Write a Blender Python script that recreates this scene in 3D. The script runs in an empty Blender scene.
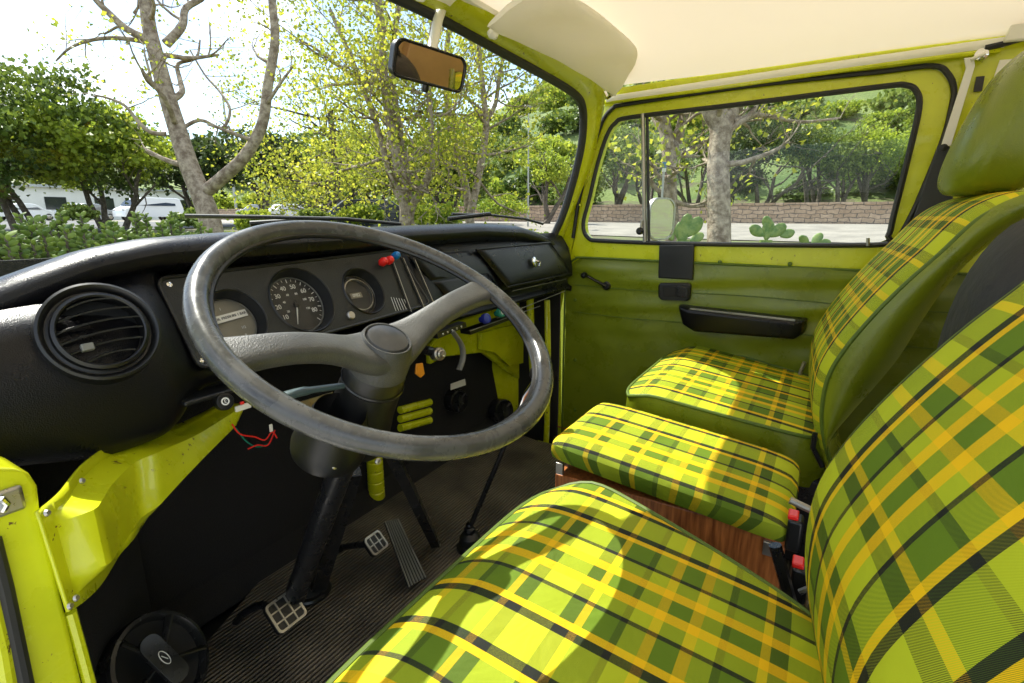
import bpy, math, random
import numpy as np
from mathutils import Vector, Matrix
from mathutils.geometry import tessellate_polygon
random.seed(7); rng = np.random.default_rng(7)
R = math.radians; PI = math.pi
scene = bpy.context.scene
col = scene.collection

# ------------------------------------------------------------------ camera
FPX = 520.0; AZ = R(59); PT = R(13.6)
CP = Vector((-0.82, 0.0, 0.92))
cf = Vector((math.sin(AZ)*math.cos(PT), math.cos(AZ)*math.cos(PT), -math.sin(PT)))
cr = Vector((math.cos(AZ), -math.sin(AZ), 0)); cu = cr.cross(cf)
cd = bpy.data.cameras.new('camera'); cam = bpy.data.objects.new('camera', cd); col.objects.link(cam)
cd.sensor_width = 36; cd.lens = FPX/1024*36; cd.clip_start = 0.02; cd.clip_end = 3000
cam.matrix_world = Matrix(((cr.x, cu.x, -cf.x, CP.x), (cr.y, cu.y, -cf.y, CP.y), (cr.z, cu.z, -cf.z, CP.z), (0, 0, 0, 1)))
scene.camera = cam
def ray(px, py): return cf + cr*((px-512)/FPX) - cu*((py-341.5)/FPX)
def RX(px, py, x): d = ray(px, py); return CP + d*((x-CP.x)/d.x)
def RY(px, py, y): d = ray(px, py); return CP + d*((y-CP.y)/d.y)
def RZ(px, py, z): d = ray(px, py); return CP + d*((z-CP.z)/d.z)
def RD(px, py, t): return CP + ray(px, py)*t
def RP(px, py, p0, n): d = ray(px, py); return CP + d*((p0-CP).dot(n)/d.dot(n))

# ------------------------------------------------------------------ mesh helpers
def smooth01(a, b_, x):
    t = max(0, min(1, (x-a)/(b_-a))); return t*t*(3-2*t)
class MB:
    def __init__(s): s.v = []; s.f = []; s.uv = []
    def add(s, vs, fs, uvs=None):
        o = len(s.v); s.v += [tuple(v) for v in vs]
        for k, f in enumerate(fs): s.f.append(tuple(i+o for i in f))
        s.uv += (list(uvs) if uvs else [(v[0], v[1]) for v in vs])
        return s
    def box(s, c, sz, M=None):
        x, y, z = sz[0]/2, sz[1]/2, sz[2]/2
        vs = [Vector((a*x, b*y, d*z)) for a in (-1, 1) for b in (-1, 1) for d in (-1, 1)]
        if M is not None: vs = [M @ v for v in vs]
        vs = [v+Vector(c) for v in vs]
        return s.add(vs, [(0,1,3,2), (4,6,7,5), (0,4,5,1), (2,3,7,6), (0,2,6,4), (1,5,7,3)])
    def tube(s, pts, r, seg=10, closed=False, cap=True, flat=1.0, up=None):
        pts = [Vector(p) for p in pts]; n = len(pts)
        rr = r if isinstance(r, (list, tuple)) else [r]*n
        ref = None; vs = []; uvs = []
        L = 0
        for i, p in enumerate(pts):
            if closed: t = pts[(i+1) % n]-pts[i-1]
            else: t = pts[min(i+1, n-1)]-pts[max(i-1, 0)]
            t = t.normalized() if t.length > 1e-9 else Vector((0,0,1))
            if ref is None:
                ref = Vector(up) if up is not None else (Vector((0,0,1)) if abs(t.z) < .9 else Vector((1,0,0)))
            a = ref - t*ref.dot(t)
            if a.length < 1e-6: a = Vector((1,0,0)) - t*t.x
            a.normalize(); b = t.cross(a)
            if up is None: ref = a
            if i: L += (pts[i]-pts[i-1]).length
            for k in range(seg):
                an = 2*PI*k/seg
                vs.append(p + a*(math.cos(an)*rr[i]*flat) + b*(math.sin(an)*rr[i])); uvs.append((k/seg, L))
        fs = []
        for i in range(n if closed else n-1):
            j = (i+1) % n
            for k in range(seg):
                k2 = (k+1) % seg
                fs.append((i*seg+k, i*seg+k2, j*seg+k2, j*seg+k))
        if cap and not closed:
            fs.append(tuple(range(seg))[::-1]); fs.append(tuple((n-1)*seg+k for k in range(seg)))
        return s.add(vs, fs, uvs)
    def lathe(s, prof, o, ax, seg=32, xd=None):
        # prof: list of (radius, height) along the axis
        o = Vector(o); ax = Vector(ax).normalized()
        a = Vector(xd) if xd else (Vector((0,0,1)) if abs(ax.z) < .9 else Vector((1,0,0)))
        a = (a-ax*a.dot(ax)).normalized(); b = ax.cross(a)
        vs = []
        for (r, h) in prof:
            for k in range(seg):
                an = 2*PI*k/seg
                vs.append(o+ax*h+a*(r*math.cos(an))+b*(r*math.sin(an)))
        fs = []
        for i in range(len(prof)-1):
            for k in range(seg):
                k2 = (k+1) % seg
                fs.append((i*seg+k, i*seg+k2, (i+1)*seg+k2, (i+1)*seg+k))
        return s.add(vs, fs)
    def grid(s, rows, uv=None, closev=False):
        m = len(rows); n = len(rows[0]); vs = [p for r in rows for p in r]
        uvs = [q for r in uv for q in r] if uv else None
        fs = []
        for i in range(m-1):
            for j in range(n if closev else n-1):
                j2 = (j+1) % n
                fs.append((i*n+j, i*n+j2, (i+1)*n+j2, (i+1)*n+j))
        return s.add(vs, fs, uvs)
    def prism(s, loops, off):
        # loops: list of closed 3D loops (outer, holes...), extruded by vector off
        off = Vector(off); lp = [[Vector(p) for p in l] for l in loops]
        flat = [p for l in lp for p in l]; n = len(flat)
        tri = tessellate_polygon(lp)
        vs = flat + [p+off for p in flat]; fs = []
        for t in tri: fs.append(tuple(t)); fs.append((t[2]+n, t[1]+n, t[0]+n))
        o = 0
        for l in lp:
            m = len(l)
            for i in range(m):
                j = (i+1) % m; fs.append((o+i, o+j, o+j+n, o+i+n))
            o += m
        return s.add(vs, fs)
    def build(s, name, mat, parent=None, bevel=0, smooth=35, sub=0, solid=0, seg=2):
        me = bpy.data.meshes.new(name); me.from_pydata(s.v, [], s.f)
        ul = me.uv_layers.new(name='UVMap')
        li = np.empty(len(me.loops), dtype=np.int32); me.loops.foreach_get('vertex_index', li)
        ul.data.foreach_set('uv', np.array(s.uv, dtype=np.float32)[li].ravel())
        me.validate(); me.update()
        import bmesh
        bm = bmesh.new(); bm.from_mesh(me); bmesh.ops.recalc_face_normals(bm, faces=bm.faces); bm.to_mesh(me); bm.free()
        for p in me.polygons: p.use_smooth = True
        me.set_sharp_from_angle(angle=R(smooth))
        me.materials.append(mat)
        o = bpy.data.objects.new(name, me); col.objects.link(o)
        if parent:
            o.parent = parent; o.location = -world_loc(parent)
        if solid: m = o.modifiers.new('solid', 'SOLIDIFY'); m.thickness = solid; m.offset = 0
        if bevel: m = o.modifiers.new('bevel', 'BEVEL'); m.width = bevel; m.segments = seg; m.limit_method = 'ANGLE'; m.angle_limit = R(40); m.harden_normals = False
        if sub: m = o.modifiers.new('sub', 'SUBSURF'); m.levels = sub; m.render_levels = sub
        return o
def world_loc(p):
    # all roots are unrotated empties while parts are built in world coordinates; meshes have origin 0 in world
    v = Vector((0,0,0)); q = p
    while q: v += q.location; q = q.parent
    return v
def tag(o, label=None, cat=None, group=None, kind=None):
    if label: o['label'] = label
    if cat: o['category'] = cat
    if group: o['group'] = group
    if kind: o['kind'] = kind
    return o
def thing(name, loc, label, cat, group=None):
    o = bpy.data.objects.new(name, None); col.objects.link(o); o.location = Vector(loc); o.empty_display_size = .05
    return tag(o, label, cat, group)
def smoothpts(pts, n=6, closed=False):
    pts = [Vector(p) for p in pts]; out = []; m = len(pts)
    for i in range(m if closed else m-1):
        g = lambda k: pts[k % m] if closed else pts[max(0, min(m-1, k))]
        p0, p1, p2, p3 = g(i-1), g(i), g(i+1), g(i+2)
        for k in range(n):
            t = k/n
            out.append(.5*((2*p1)+(p2-p0)*t+(2*p0-5*p1+4*p2-p3)*t*t+(3*p1-p0-3*p2+p3)*t**3))
    if not closed: out.append(pts[-1])
    return out
def lerp(x, tab):
    return float(np.interp(x, [t[0] for t in tab], [t[1] for t in tab]))
def rrect(cx, cy, w, h, r, n=5):
    out = []
    for (sx, sy, a0) in ((1, 1, 0), (-1, 1, 90), (-1, -1, 180), (1, -1, 270)):
        for k in range(n+1):
            a = R(a0+90*k/n); out.append((cx+sx*(w/2-r)+r*math.cos(a), cy+sy*(h/2-r)+r*math.sin(a)))
    return out

# ------------------------------------------------------------------ materials
def nt(name):
    m = bpy.data.materials.new(name); m.use_nodes = True; t = m.node_tree; t.nodes.clear()
    out = t.nodes.new('ShaderNodeOutputMaterial'); return m, t, out
def N(t, ty, **kw):
    n = t.nodes.new(ty)
    for k, v in kw.items():
        if k in n.inputs: n.inputs[k].default_value = v
        else: setattr(n, k, v)
    return n
def pbr(name, c, rough=.5, metal=0, bump=0, bscale=300, btype='noise', var=0, vscale=8, coat=0, c2=None, rvar=0, spec=.5, dist=.001, sheen=0):
    m, t, out = nt(name); b = N(t, 'ShaderNodeBsdfPrincipled'); t.links.new(b.outputs[0], out.inputs[0])
    b.inputs['Base Color'].default_value = (*c, 1); b.inputs['Roughness'].default_value = rough; b.inputs['Metallic'].default_value = metal
    b.inputs['Coat Weight'].default_value = coat; b.inputs['Specular IOR Level'].default_value = spec
    if sheen: b.inputs['Sheen Weight'].default_value = sheen
    geo = N(t, 'ShaderNodeNewGeometry')
    if var or c2 or rvar:
        n = N(t, 'ShaderNodeTexNoise'); n.inputs['Scale'].default_value = vscale; n.inputs['Detail'].default_value = 6; n.inputs['Roughness'].default_value = .65
        t.links.new(geo.outputs['Position'], n.inputs['Vector'])
        if var or c2:
            cc = c2 if c2 else tuple(min(1, x*(1+var)) for x in c)
            c1 = c if c2 else tuple(x*(1-var) for x in c)
            rp = N(t, 'ShaderNodeValToRGB'); rp.color_ramp.elements[0].position = .38; rp.color_ramp.elements[1].position = .64
            rp.color_ramp.elements[0].color = (*c1, 1); rp.color_ramp.elements[1].color = (*cc, 1)
            t.links.new(n.outputs['Fac'], rp.inputs[0]); t.links.new(rp.outputs[0], b.inputs['Base Color'])
        if rvar:
            mr = N(t, 'ShaderNodeMapRange'); mr.inputs[1].default_value = .3; mr.inputs[2].default_value = .7
            mr.inputs[3].default_value = max(.02, rough-rvar); mr.inputs[4].default_value = rough+rvar
            t.links.new(n.outputs['Fac'], mr.inputs[0]); t.links.new(mr.outputs[0], b.inputs['Roughness'])
    if bump:
        bp = N(t, 'ShaderNodeBump'); bp.inputs['Strength'].default_value = bump; bp.inputs['Distance'].default_value = dist
        if btype == 'voronoi':
            x = N(t, 'ShaderNodeTexVoronoi'); x.inputs['Scale'].default_value = bscale; o = x.outputs['Distance']
        else:
            x = N(t, 'ShaderNodeTexNoise'); x.inputs['Scale'].default_value = bscale; x.inputs['Detail'].default_value = 4; o = x.outputs['Fac']
        t.links.new(geo.outputs['Position'], x.inputs['Vector'])
        t.links.new(o, bp.inputs['Height']); t.links.new(bp.outputs[0], b.inputs['Normal'])
    return m
M = {}
M['paint'] = pbr('lime_paint', (.57, .61, .008), .28, coat=.4, var=.05, vscale=14, rvar=.06, bump=.12, bscale=40, dist=.0015)
def chips(m):
    t = m.node_tree; b = next(n for n in t.nodes if n.type == 'BSDF_PRINCIPLED'); src = b.inputs['Base Color'].links[0].from_socket
    g = N(t, 'ShaderNodeNewGeometry'); n = N(t, 'ShaderNodeTexNoise'); n.inputs['Scale'].default_value = 75; n.inputs['Detail'].default_value = 5; n.inputs['Roughness'].default_value = .7; t.links.new(g.outputs['Position'], n.inputs['Vector'])
    r = N(t, 'ShaderNodeValToRGB'); r.color_ramp.elements[0].position = .655; r.color_ramp.elements[1].position = .672; t.links.new(n.outputs['Fac'], r.inputs[0])
    mx = N(t, 'ShaderNodeMix', data_type='RGBA'); mx.inputs[7].default_value = (.09, .045, .02, 1); t.links.new(r.outputs[0], mx.inputs[0]); t.links.new(src, mx.inputs[6]); t.links.new(mx.outputs[2], b.inputs['Base Color'])
chips(M['paint'])
M['vinyl_black'] = pbr('black_grained_vinyl', (.0045, .0045, .006), .30, bump=.6, bscale=800, btype='voronoi', dist=.0004, rvar=.06, vscale=9, spec=.32)
M['panel_black'] = pbr('black_crackle_panel', (.02, .02, .018), .5, bump=.9, bscale=750, dist=.001, spec=.4)
M['black'] = pbr('black_plastic', (.007, .007, .007), .38, rvar=.1, bump=.1, bscale=200)
M['black_matt'] = pbr('black_matt', (.008, .008, .008), .75)
M['black_paint'] = pbr('black_chassis_paint', (.012, .012, .013), .3, rvar=.12, vscale=30)
M['speaker'] = pbr('speaker_moulding', (.02, .02, .02), .26, rvar=.06, vscale=20)
M['rubber'] = pbr('black_rubber_seal', (.016, .016, .015), .55, bump=.1, bscale=90)
M['carpet'] = pbr('black_carpet', (.012, .011, .011), .9, bump=1, bscale=500, dist=.003)
M['wheel'] = pbr('worn_steering_plastic', (.05, .05, .047), .27, c2=(.08, .08, .076), vscale=40, rvar=.12, bump=.15, bscale=120)
M['spoke'] = pbr('grained_spoke_plastic', (.045, .045, .042), .42, c2=(.08, .08, .075), vscale=18, bump=.7, bscale=650, dist=.001)
M['cap'] = pbr('horn_cap_plastic', (.03, .03, .03), .3, c2=(.05, .05, .05), vscale=30)
M['chrome'] = pbr('chrome', (.75, .75, .74), .12, metal=1)
M['steel'] = pbr('worn_steel', (.42, .40, .36), .38, metal=.9, rvar=.15, vscale=60)
M['green_vinyl'] = pbr('green_vinyl', (.16, .20, .007), .30, bump=.35, bscale=500, btype='voronoi', dist=.0006, rvar=.07, vscale=12, var=.08)
M['piping'] = pbr('green_piping', (.08, .13, .006), .6)
M['beige'] = pbr('beige_headliner', (.90, .77, .58), .75, bump=.25, bscale=600, dist=.0006, var=.03, vscale=5)
M['cream'] = pbr('cream_vinyl', (.90, .87, .78), .42, bump=.3, bscale=14, dist=.004)
M['white_trim'] = pbr('white_trim', (.80, .78, .68), .4)
M['strap'] = pbr('seat_belt_webbing', (.78, .77, .72), .6, bump=.5, bscale=700)
M['belt_dark'] = pbr('dark_belt_webbing', (.03, .034, .04), .7, bump=.6, bscale=700)
M['wood'] = None
M['red'] = pbr('red_plastic', (.75, .02, .015), .3)
M['blue'] = pbr('blue_plastic', (.01, .16, .42), .3)
M['navy'] = pbr('dark_blue_plastic', (.02, .03, .25), .25)
M['teal'] = pbr('green_plastic', (.02, .2, .13), .25)
M['white'] = pbr('white_print', (.8, .8, .76), .5)
M['cream_lab'] = pbr('label_paper', (.75, .73, .66), .5)
M['dial'] = pbr('gauge_face', (.018, .018, .017), .5)
M['dial_grey'] = pbr('gauge_face_grey', (.22, .2, .15), .4)
M['smoke'] = pbr('stalk_plastic', (.06, .09, .09), .3)
M['amber'] = pbr('amber_fob', (.75, .28, .02), .4)
M['grey'] = pbr('grey_handle', (.16, .16, .14), .4)
M['brown'] = pbr('brown_handle', (.3, .09, .03), .35)
M['bag'] = pbr('black_canvas_bag', (.015, .015, .016), .7, bump=.6, bscale=40, dist=.006)

def glass(name, tint=(.93, .96, .94), refl=.06, rough=.0, dust=0):
    m, t, out = nt(name)
    tr = N(t, 'ShaderNodeBsdfTransparent'); tr.inputs[0].default_value = (*tint, 1)
    gl = N(t, 'ShaderNodeBsdfGlossy'); gl.inputs['Roughness'].default_value = rough; gl.inputs[0].default_value = (1, 1, 1, 1)
    lf = N(t, 'ShaderNodeLayerWeight'); pw_ = N(t, 'ShaderNodeMath', operation='POWER'); pw_.inputs[1].default_value = 5; t.links.new(lf.outputs['Facing'], pw_.inputs[0])
    lw = N(t, 'ShaderNodeMath', operation='MULTIPLY_ADD'); lw.inputs[1].default_value = .6; lw.inputs[2].default_value = .010; t.links.new(pw_.outputs[0], lw.inputs[0])
    mx = N(t, 'ShaderNodeMixShader'); t.links.new(lw.outputs[0], mx.inputs[0]); t.links.new(tr.outputs[0], mx.inputs[1]); t.links.new(gl.outputs[0], mx.inputs[2])
    t.links.new(mx.outputs[0], out.inputs[0])
    if dust:
        df = N(t, 'ShaderNodeBsdfDiffuse'); df.inputs[0].default_value = (.7, .7, .66, 1)
        n = N(t, 'ShaderNodeTexNoise'); n.inputs['Scale'].default_value = 9; n.inputs['Detail'].default_value = 8
        geo = N(t, 'ShaderNodeNewGeometry'); t.links.new(geo.outputs['Position'], n.inputs['Vector'])
        mr = N(t, 'ShaderNodeMapRange'); mr.inputs[1].default_value = .5; mr.inputs[2].default_value = .8; mr.inputs[3].default_value = dust*.3; mr.inputs[4].default_value = dust
        t.links.new(n.outputs['Fac'], mr.inputs[0])
        m2 = N(t, 'ShaderNodeMixShader'); t.links.new(mr.outputs[0], m2.inputs[0]); t.links.new(mx.outputs[0], m2.inputs[1]); t.links.new(df.outputs[0], m2.inputs[2])
        t.links.new(m2.outputs[0], out.inputs[0])
    return m
M['glass'] = glass('window_glass', dust=.012)
M['birch'] = pbr('tan_panel', (.62, .42, .22), .5, var=.08, vscale=6)
M['lens'] = glass('gauge_lens', (.95, .95, .95))
M['mirror_clear'] = pbr('clear_mirror_glass', (.85, .86, .84), .02, metal=1)
M['mirror'] = pbr('mirror_glass', (.86, .74, .56), .02, metal=1)

def wood():
    m, t, out = nt('teak_veneer'); b = N(t, 'ShaderNodeBsdfPrincipled'); t.links.new(b.outputs[0], out.inputs[0]); b.inputs['Roughness'].default_value = .35
    g = N(t, 'ShaderNodeNewGeometry'); mp = N(t, 'ShaderNodeMapping'); mp.inputs['Scale'].default_value = (60, 60, 5)
    n = N(t, 'ShaderNodeTexNoise'); n.inputs['Scale'].default_value = 3; n.inputs['Detail'].default_value = 6
    r = N(t, 'ShaderNodeValToRGB'); r.color_ramp.elements[0].color = (.20, .055, .015, 1); r.color_ramp.elements[1].color = (.55, .19, .05, 1)
    r.color_ramp.elements[0].position = .3; r.color_ramp.elements[1].position = .7
    t.links.new(g.outputs['Position'], mp.inputs[0]); t.links.new(mp.outputs[0], n.inputs['Vector']); t.links.new(n.outputs['Fac'], r.inputs[0]); t.links.new(r.outputs[0], b.inputs['Base Color'])
    return m
M['wood'] = wood()

def plaid(name, su, sv, ou=0, ov=0, weave=800):
    """woven tartan: two sets of stripes (warp along u, weft along v) crossed by a fine twill"""
    m, t, out = nt(name)
    b = N(t, 'ShaderNodeBsdfPrincipled'); t.links.new(b.outputs[0], out.inputs[0]); b.inputs['Roughness'].default_value = .72; b.inputs['Specular IOR Level'].default_value = .25
    uv = N(t, 'ShaderNodeUVMap'); uv.uv_map = 'UVMap'; sp = N(t, 'ShaderNodeSeparateXYZ'); t.links.new(uv.outputs[0], sp.inputs[0])
    lime = (.40, .45, .012); gr = (.115, .19, .008); ye = (.84, .50, .004); bk = (.010, .010, .010); ol = (.028, .042, .008); li2 = (.49, .54, .018)
    def seq(B, wide): return [(ye, 8), (B, 17), (li2, 38), (B, 17), (ye, 9), (gr, 30), (B, 8), (lime, 20), (ye, 11), (gr, 24), (ye, 11), (lime, 20), (B, 8), (gr, 30)] if B is ol else [(ye, 8), (B, 11), (li2, 47), (B, 11), (ye, 9), (gr, 33), (B, 6), (lime, 20), (ye, 14), (gr, 21), (ye, 14), (lime, 20), (B, 6), (gr, 33)]
    def stripes(out_sock, scale, off, B):
        s = seq(B, 0); tot = sum(w for _, w in s)
        mu = N(t, 'ShaderNodeMath', operation='MULTIPLY_ADD'); mu.inputs[1].default_value = scale; mu.inputs[2].default_value = off
        fr = N(t, 'ShaderNodeMath', operation='FRACT'); t.links.new(out_sock, mu.inputs[0]); t.links.new(mu.outputs[0], fr.inputs[0])
        rp = N(t, 'ShaderNodeValToRGB'); cr_ = rp.color_ramp; cr_.interpolation = 'CONSTANT'
        a = 0
        for i, (c, w) in enumerate(s):
            if i == 0: e = cr_.elements[0]; e.position = 0
            elif i == 1: e = cr_.elements[1]; e.position = a/tot
            else: e = cr_.elements.new(a/tot)
            e.color = (*c, 1); a += w
        t.links.new(fr.outputs[0], rp.inputs[0])
        wr = N(t, 'ShaderNodeValToRGB'); wr.color_ramp.interpolation = 'CONSTANT'; a = 0
        for i, (c, w) in enumerate(s):
            if i < 2: e = wr.color_ramp.elements[i]; e.position = a/tot
            else: e = wr.color_ramp.elements.new(a/tot)
            g_ = {ye: .24, B: .14}.get(c, .46); e.color = (g_, g_, g_, 1); a += w
        t.links.new(fr.outputs[0], wr.inputs[0]); return rp.outputs[0], wr.outputs[0]
    A, Aw = stripes(sp.outputs[0], su, ou, bk); Bc, _w = stripes(sp.outputs[1], sv, ov, ol)
    ad = N(t, 'ShaderNodeMath', operation='ADD'); t.links.new(sp.outputs[0], ad.inputs[0]); t.links.new(sp.outputs[1], ad.inputs[1])
    mu = N(t, 'ShaderNodeMath', operation='MULTIPLY'); mu.inputs[1].default_value = weave; t.links.new(ad.outputs[0], mu.inputs[0])
    fr = N(t, 'ShaderNodeMath', operation='FRACT'); t.links.new(mu.outputs[0], fr.inputs[0])
    gt = N(t, 'ShaderNodeMath', operation='GREATER_THAN'); t.links.new(fr.outputs[0], gt.inputs[0]); t.links.new(Aw, gt.inputs[1])
    mx = N(t, 'ShaderNodeMix', data_type='RGBA'); t.links.new(gt.outputs[0], mx.inputs[0]); t.links.new(Bc, mx.inputs[6]); t.links.new(A, mx.inputs[7])
    t.links.new(mx.outputs[2], b.inputs['Base Color'])
    # weave relief
    w2 = N(t, 'ShaderNodeTexNoise'); w2.inputs['Scale'].default_value = 900; w2.inputs['Detail'].default_value = 2; t.links.new(uv.outputs[0], w2.inputs['Vector'])
    w3 = N(t, 'ShaderNodeTexNoise'); w3.inputs['Scale'].default_value = 13; w3.inputs['Detail'].default_value = 3; w3.inputs['Distortion'].default_value = .8; t.links.new(uv.outputs[0], w3.inputs['Vector'])
    b3 = N(t, 'ShaderNodeBump'); b3.inputs['Strength'].default_value = .55; b3.inputs['Distance'].default_value = .008; t.links.new(w3.outputs['Fac'], b3.inputs['Height'])
    sm = N(t, 'ShaderNodeMath', operation='ADD'); t.links.new(fr.outputs[0], sm.inputs[0]); t.links.new(w2.outputs['Fac'], sm.inputs[1])
    bp = N(t, 'ShaderNodeBump'); bp.inputs['Strength'].default_value = .35; bp.inputs['Distance'].default_value = .0006
    t.links.new(b3.outputs[0], bp.inputs['Normal']); t.links.new(sm.outputs[0], bp.inputs['Height']); t.links.new(bp.outputs[0], b.inputs['Normal'])
    return m

def ribbed():
    m, t, out = nt('ribbed_rubber_mat'); b = N(t, 'ShaderNodeBsdfPrincipled'); t.links.new(b.outputs[0], out.inputs[0]); b.inputs['Roughness'].default_value = .6
    g = N(t, 'ShaderNodeNewGeometry'); sp = N(t, 'ShaderNodeSeparateXYZ'); t.links.new(g.outputs['Position'], sp.inputs[0])
    mu = N(t, 'ShaderNodeMath', operation='MULTIPLY'); mu.inputs[1].default_value = 2*PI/.008; t.links.new(sp.outputs[1], mu.inputs[0])
    si = N(t, 'ShaderNodeMath', operation='SINE'); t.links.new(mu.outputs[0], si.inputs[0])
    bp = N(t, 'ShaderNodeBump'); bp.inputs['Strength'].default_value = 1; bp.inputs['Distance'].default_value = .0016; t.links.new(si.outputs[0], bp.inputs['Height']); t.links.new(bp.outputs[0], b.inputs['Normal'])
    n = N(t, 'ShaderNodeTexNoise'); n.inputs['Scale'].default_value = 9; n.inputs['Detail'].default_value = 8; t.links.new(g.outputs['Position'], n.inputs['Vector'])
    r = N(t, 'ShaderNodeValToRGB'); r.color_ramp.elements[0].color = (.075, .062, .046, 1); r.color_ramp.elements[1].color = (.23, .19, .14, 1); r.color_ramp.elements[0].position = .35; r.color_ramp.elements[1].position = .7
    t.links.new(n.outputs['Fac'], r.inputs[0])
    mr = N(t, 'ShaderNodeMapRange'); mr.inputs[1].default_value = -1; mr.inputs[2].default_value = .4; mr.inputs[3].default_value = .42; mr.inputs[4].default_value = 1; t.links.new(si.outputs[0], mr.inputs[0])
    mm = N(t, 'ShaderNodeMix', data_type='RGBA', blend_type='MULTIPLY'); mm.inputs[0].default_value = 1; t.links.new(r.outputs[0], mm.inputs[6]); t.links.new(mr.outputs[0], mm.inputs[7])
    t.links.new(mm.outputs[2], b.inputs['Base Color'])
    return m
M['mat'] = ribbed()

def leafmat(name, c1, c2, trans=.45, scale=.8):
    m, t, out = nt(name)
    g = N(t, 'ShaderNodeNewGeometry'); r = N(t, 'ShaderNodeValToRGB'); r.color_ramp.elements[0].color = (*c1, 1); r.color_ramp.elements[1].color = (*c2, 1)
    n = N(t, 'ShaderNodeTexNoise'); n.inputs['Scale'].default_value = scale; n.inputs['Detail'].default_value = 3; t.links.new(g.outputs['Position'], n.inputs['Vector'])
    a = N(t, 'ShaderNodeMath', operation='MULTIPLY_ADD'); a.inputs[1].default_value = .55; t.links.new(g.outputs['Random Per Island'], a.inputs[0])
    s = N(t, 'ShaderNodeMath', operation='MULTIPLY_ADD'); s.inputs[1].default_value = 1.6; s.inputs[2].default_value = -.55; t.links.new(n.outputs['Fac'], s.inputs[0]); t.links.new(s.outputs[0], a.inputs[2])
    t.links.new(a.outputs[0], r.inputs[0])
    d = N(t, 'ShaderNodeBsdfPrincipled'); d.inputs['Roughness'].default_value = .45; d.inputs['Specular IOR Level'].default_value = .35; t.links.new(r.outputs[0], d.inputs['Base Color'])
    tr = N(t, 'ShaderNodeBsdfTranslucent'); hs = N(t, 'ShaderNodeHueSaturation'); hs.inputs['Value'].default_value = 1.35; hs.inputs['Hue'].default_value = .49; t.links.new(r.outputs[0], hs.inputs['Color']); t.links.new(hs.outputs[0], tr.inputs[0])
    mx = N(t, 'ShaderNodeMixShader'); mx.inputs[0].default_value = trans; t.links.new(d.outputs[0], mx.inputs[1]); t.links.new(tr.outputs[0], mx.inputs[2]); t.links.new(mx.outputs[0], out.inputs[0])
    return m
M['leaf_syc'] = leafmat('sycamore_leaves', (.12, .20, .02), (.48, .47, .05), .6, .6)
M['leaf_oak'] = leafmat('oak_leaves', (.03, .07, .012), (.18, .25, .035), .35, .35)
M['leaf_lime'] = leafmat('bright_leaves', (.12, .21, .02), (.40, .46, .05), .5, .4)
M['leaf_shrub'] = leafmat('shrub_leaves', (.05, .11, .015), (.30, .36, .07), .35, .5)
M['leaf_dark'] = leafmat('dark_oak_leaves', (.018, .04, .012), (.08, .12, .025), .3, .35)
M['leaf_succ'] = leafmat('succulent_leaves', (.05, .11, .02), (.30, .38, .09), .35, 9)
M['grass'] = leafmat('grass_blades', (.10, .17, .03), (.32, .38, .07), .4, .6)
M['cactus'] = pbr('cactus_skin', (.08, .16, .03), .5, c2=(.22, .28, .07), vscale=14, bump=.5, bscale=45, dist=.004)
M['bark'] = pbr('sycamore_bark', (.15, .105, .07), .85, c2=(.42, .34, .25), vscale=9, bump=.7, bscale=30, dist=.02)
M['bark_dark'] = pbr('oak_bark', (.06, .045, .035), .9, c2=(.16, .13, .10), vscale=9, bump=.8, bscale=25, dist=.02)
M['bounce_ground'] = pbr('bounce_concrete', (.50, .48, .44), .85, var=.08, vscale=3, bump=.3, bscale=60)  # pale tone for the added ground that throws light indoors
M['lot'] = pbr('parking_asphalt', (.09, .09, .09), .85, var=.15, vscale=1.5, bump=.3, bscale=60)
M['soil'] = pbr('garden_soil', (.10, .08, .05), .95, c2=(.13, .17, .045), vscale=1.2, bump=.6, bscale=30, dist=.03)
M['hillg'] = pbr('grassy_slope', (.07, .12, .025), .95, c2=(.18, .22, .06), vscale=.12, bump=.6, bscale=3, dist=.3)
M['carw'] = pbr('white_car_paint', (.8, .8, .8), .25, coat=.6)
M['card'] = pbr('dark_car_paint', (.02, .025, .04), .2, coat=.8)
M['cars'] = pbr('silver_car_paint', (.42, .43, .45), .25, coat=.7, metal=.3)
M['carglass'] = pbr('car_glass', (.02, .025, .03), .08, spec=.8)
M['wallw'] = pbr('white_stucco', (.75, .74, .70), .8, var=.05, vscale=1)
M['pole'] = pbr('grey_pole', (.4, .4, .38), .5, metal=.4)
M['signblue'] = pbr('blue_sign', (.05, .2, .42), .5)

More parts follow.
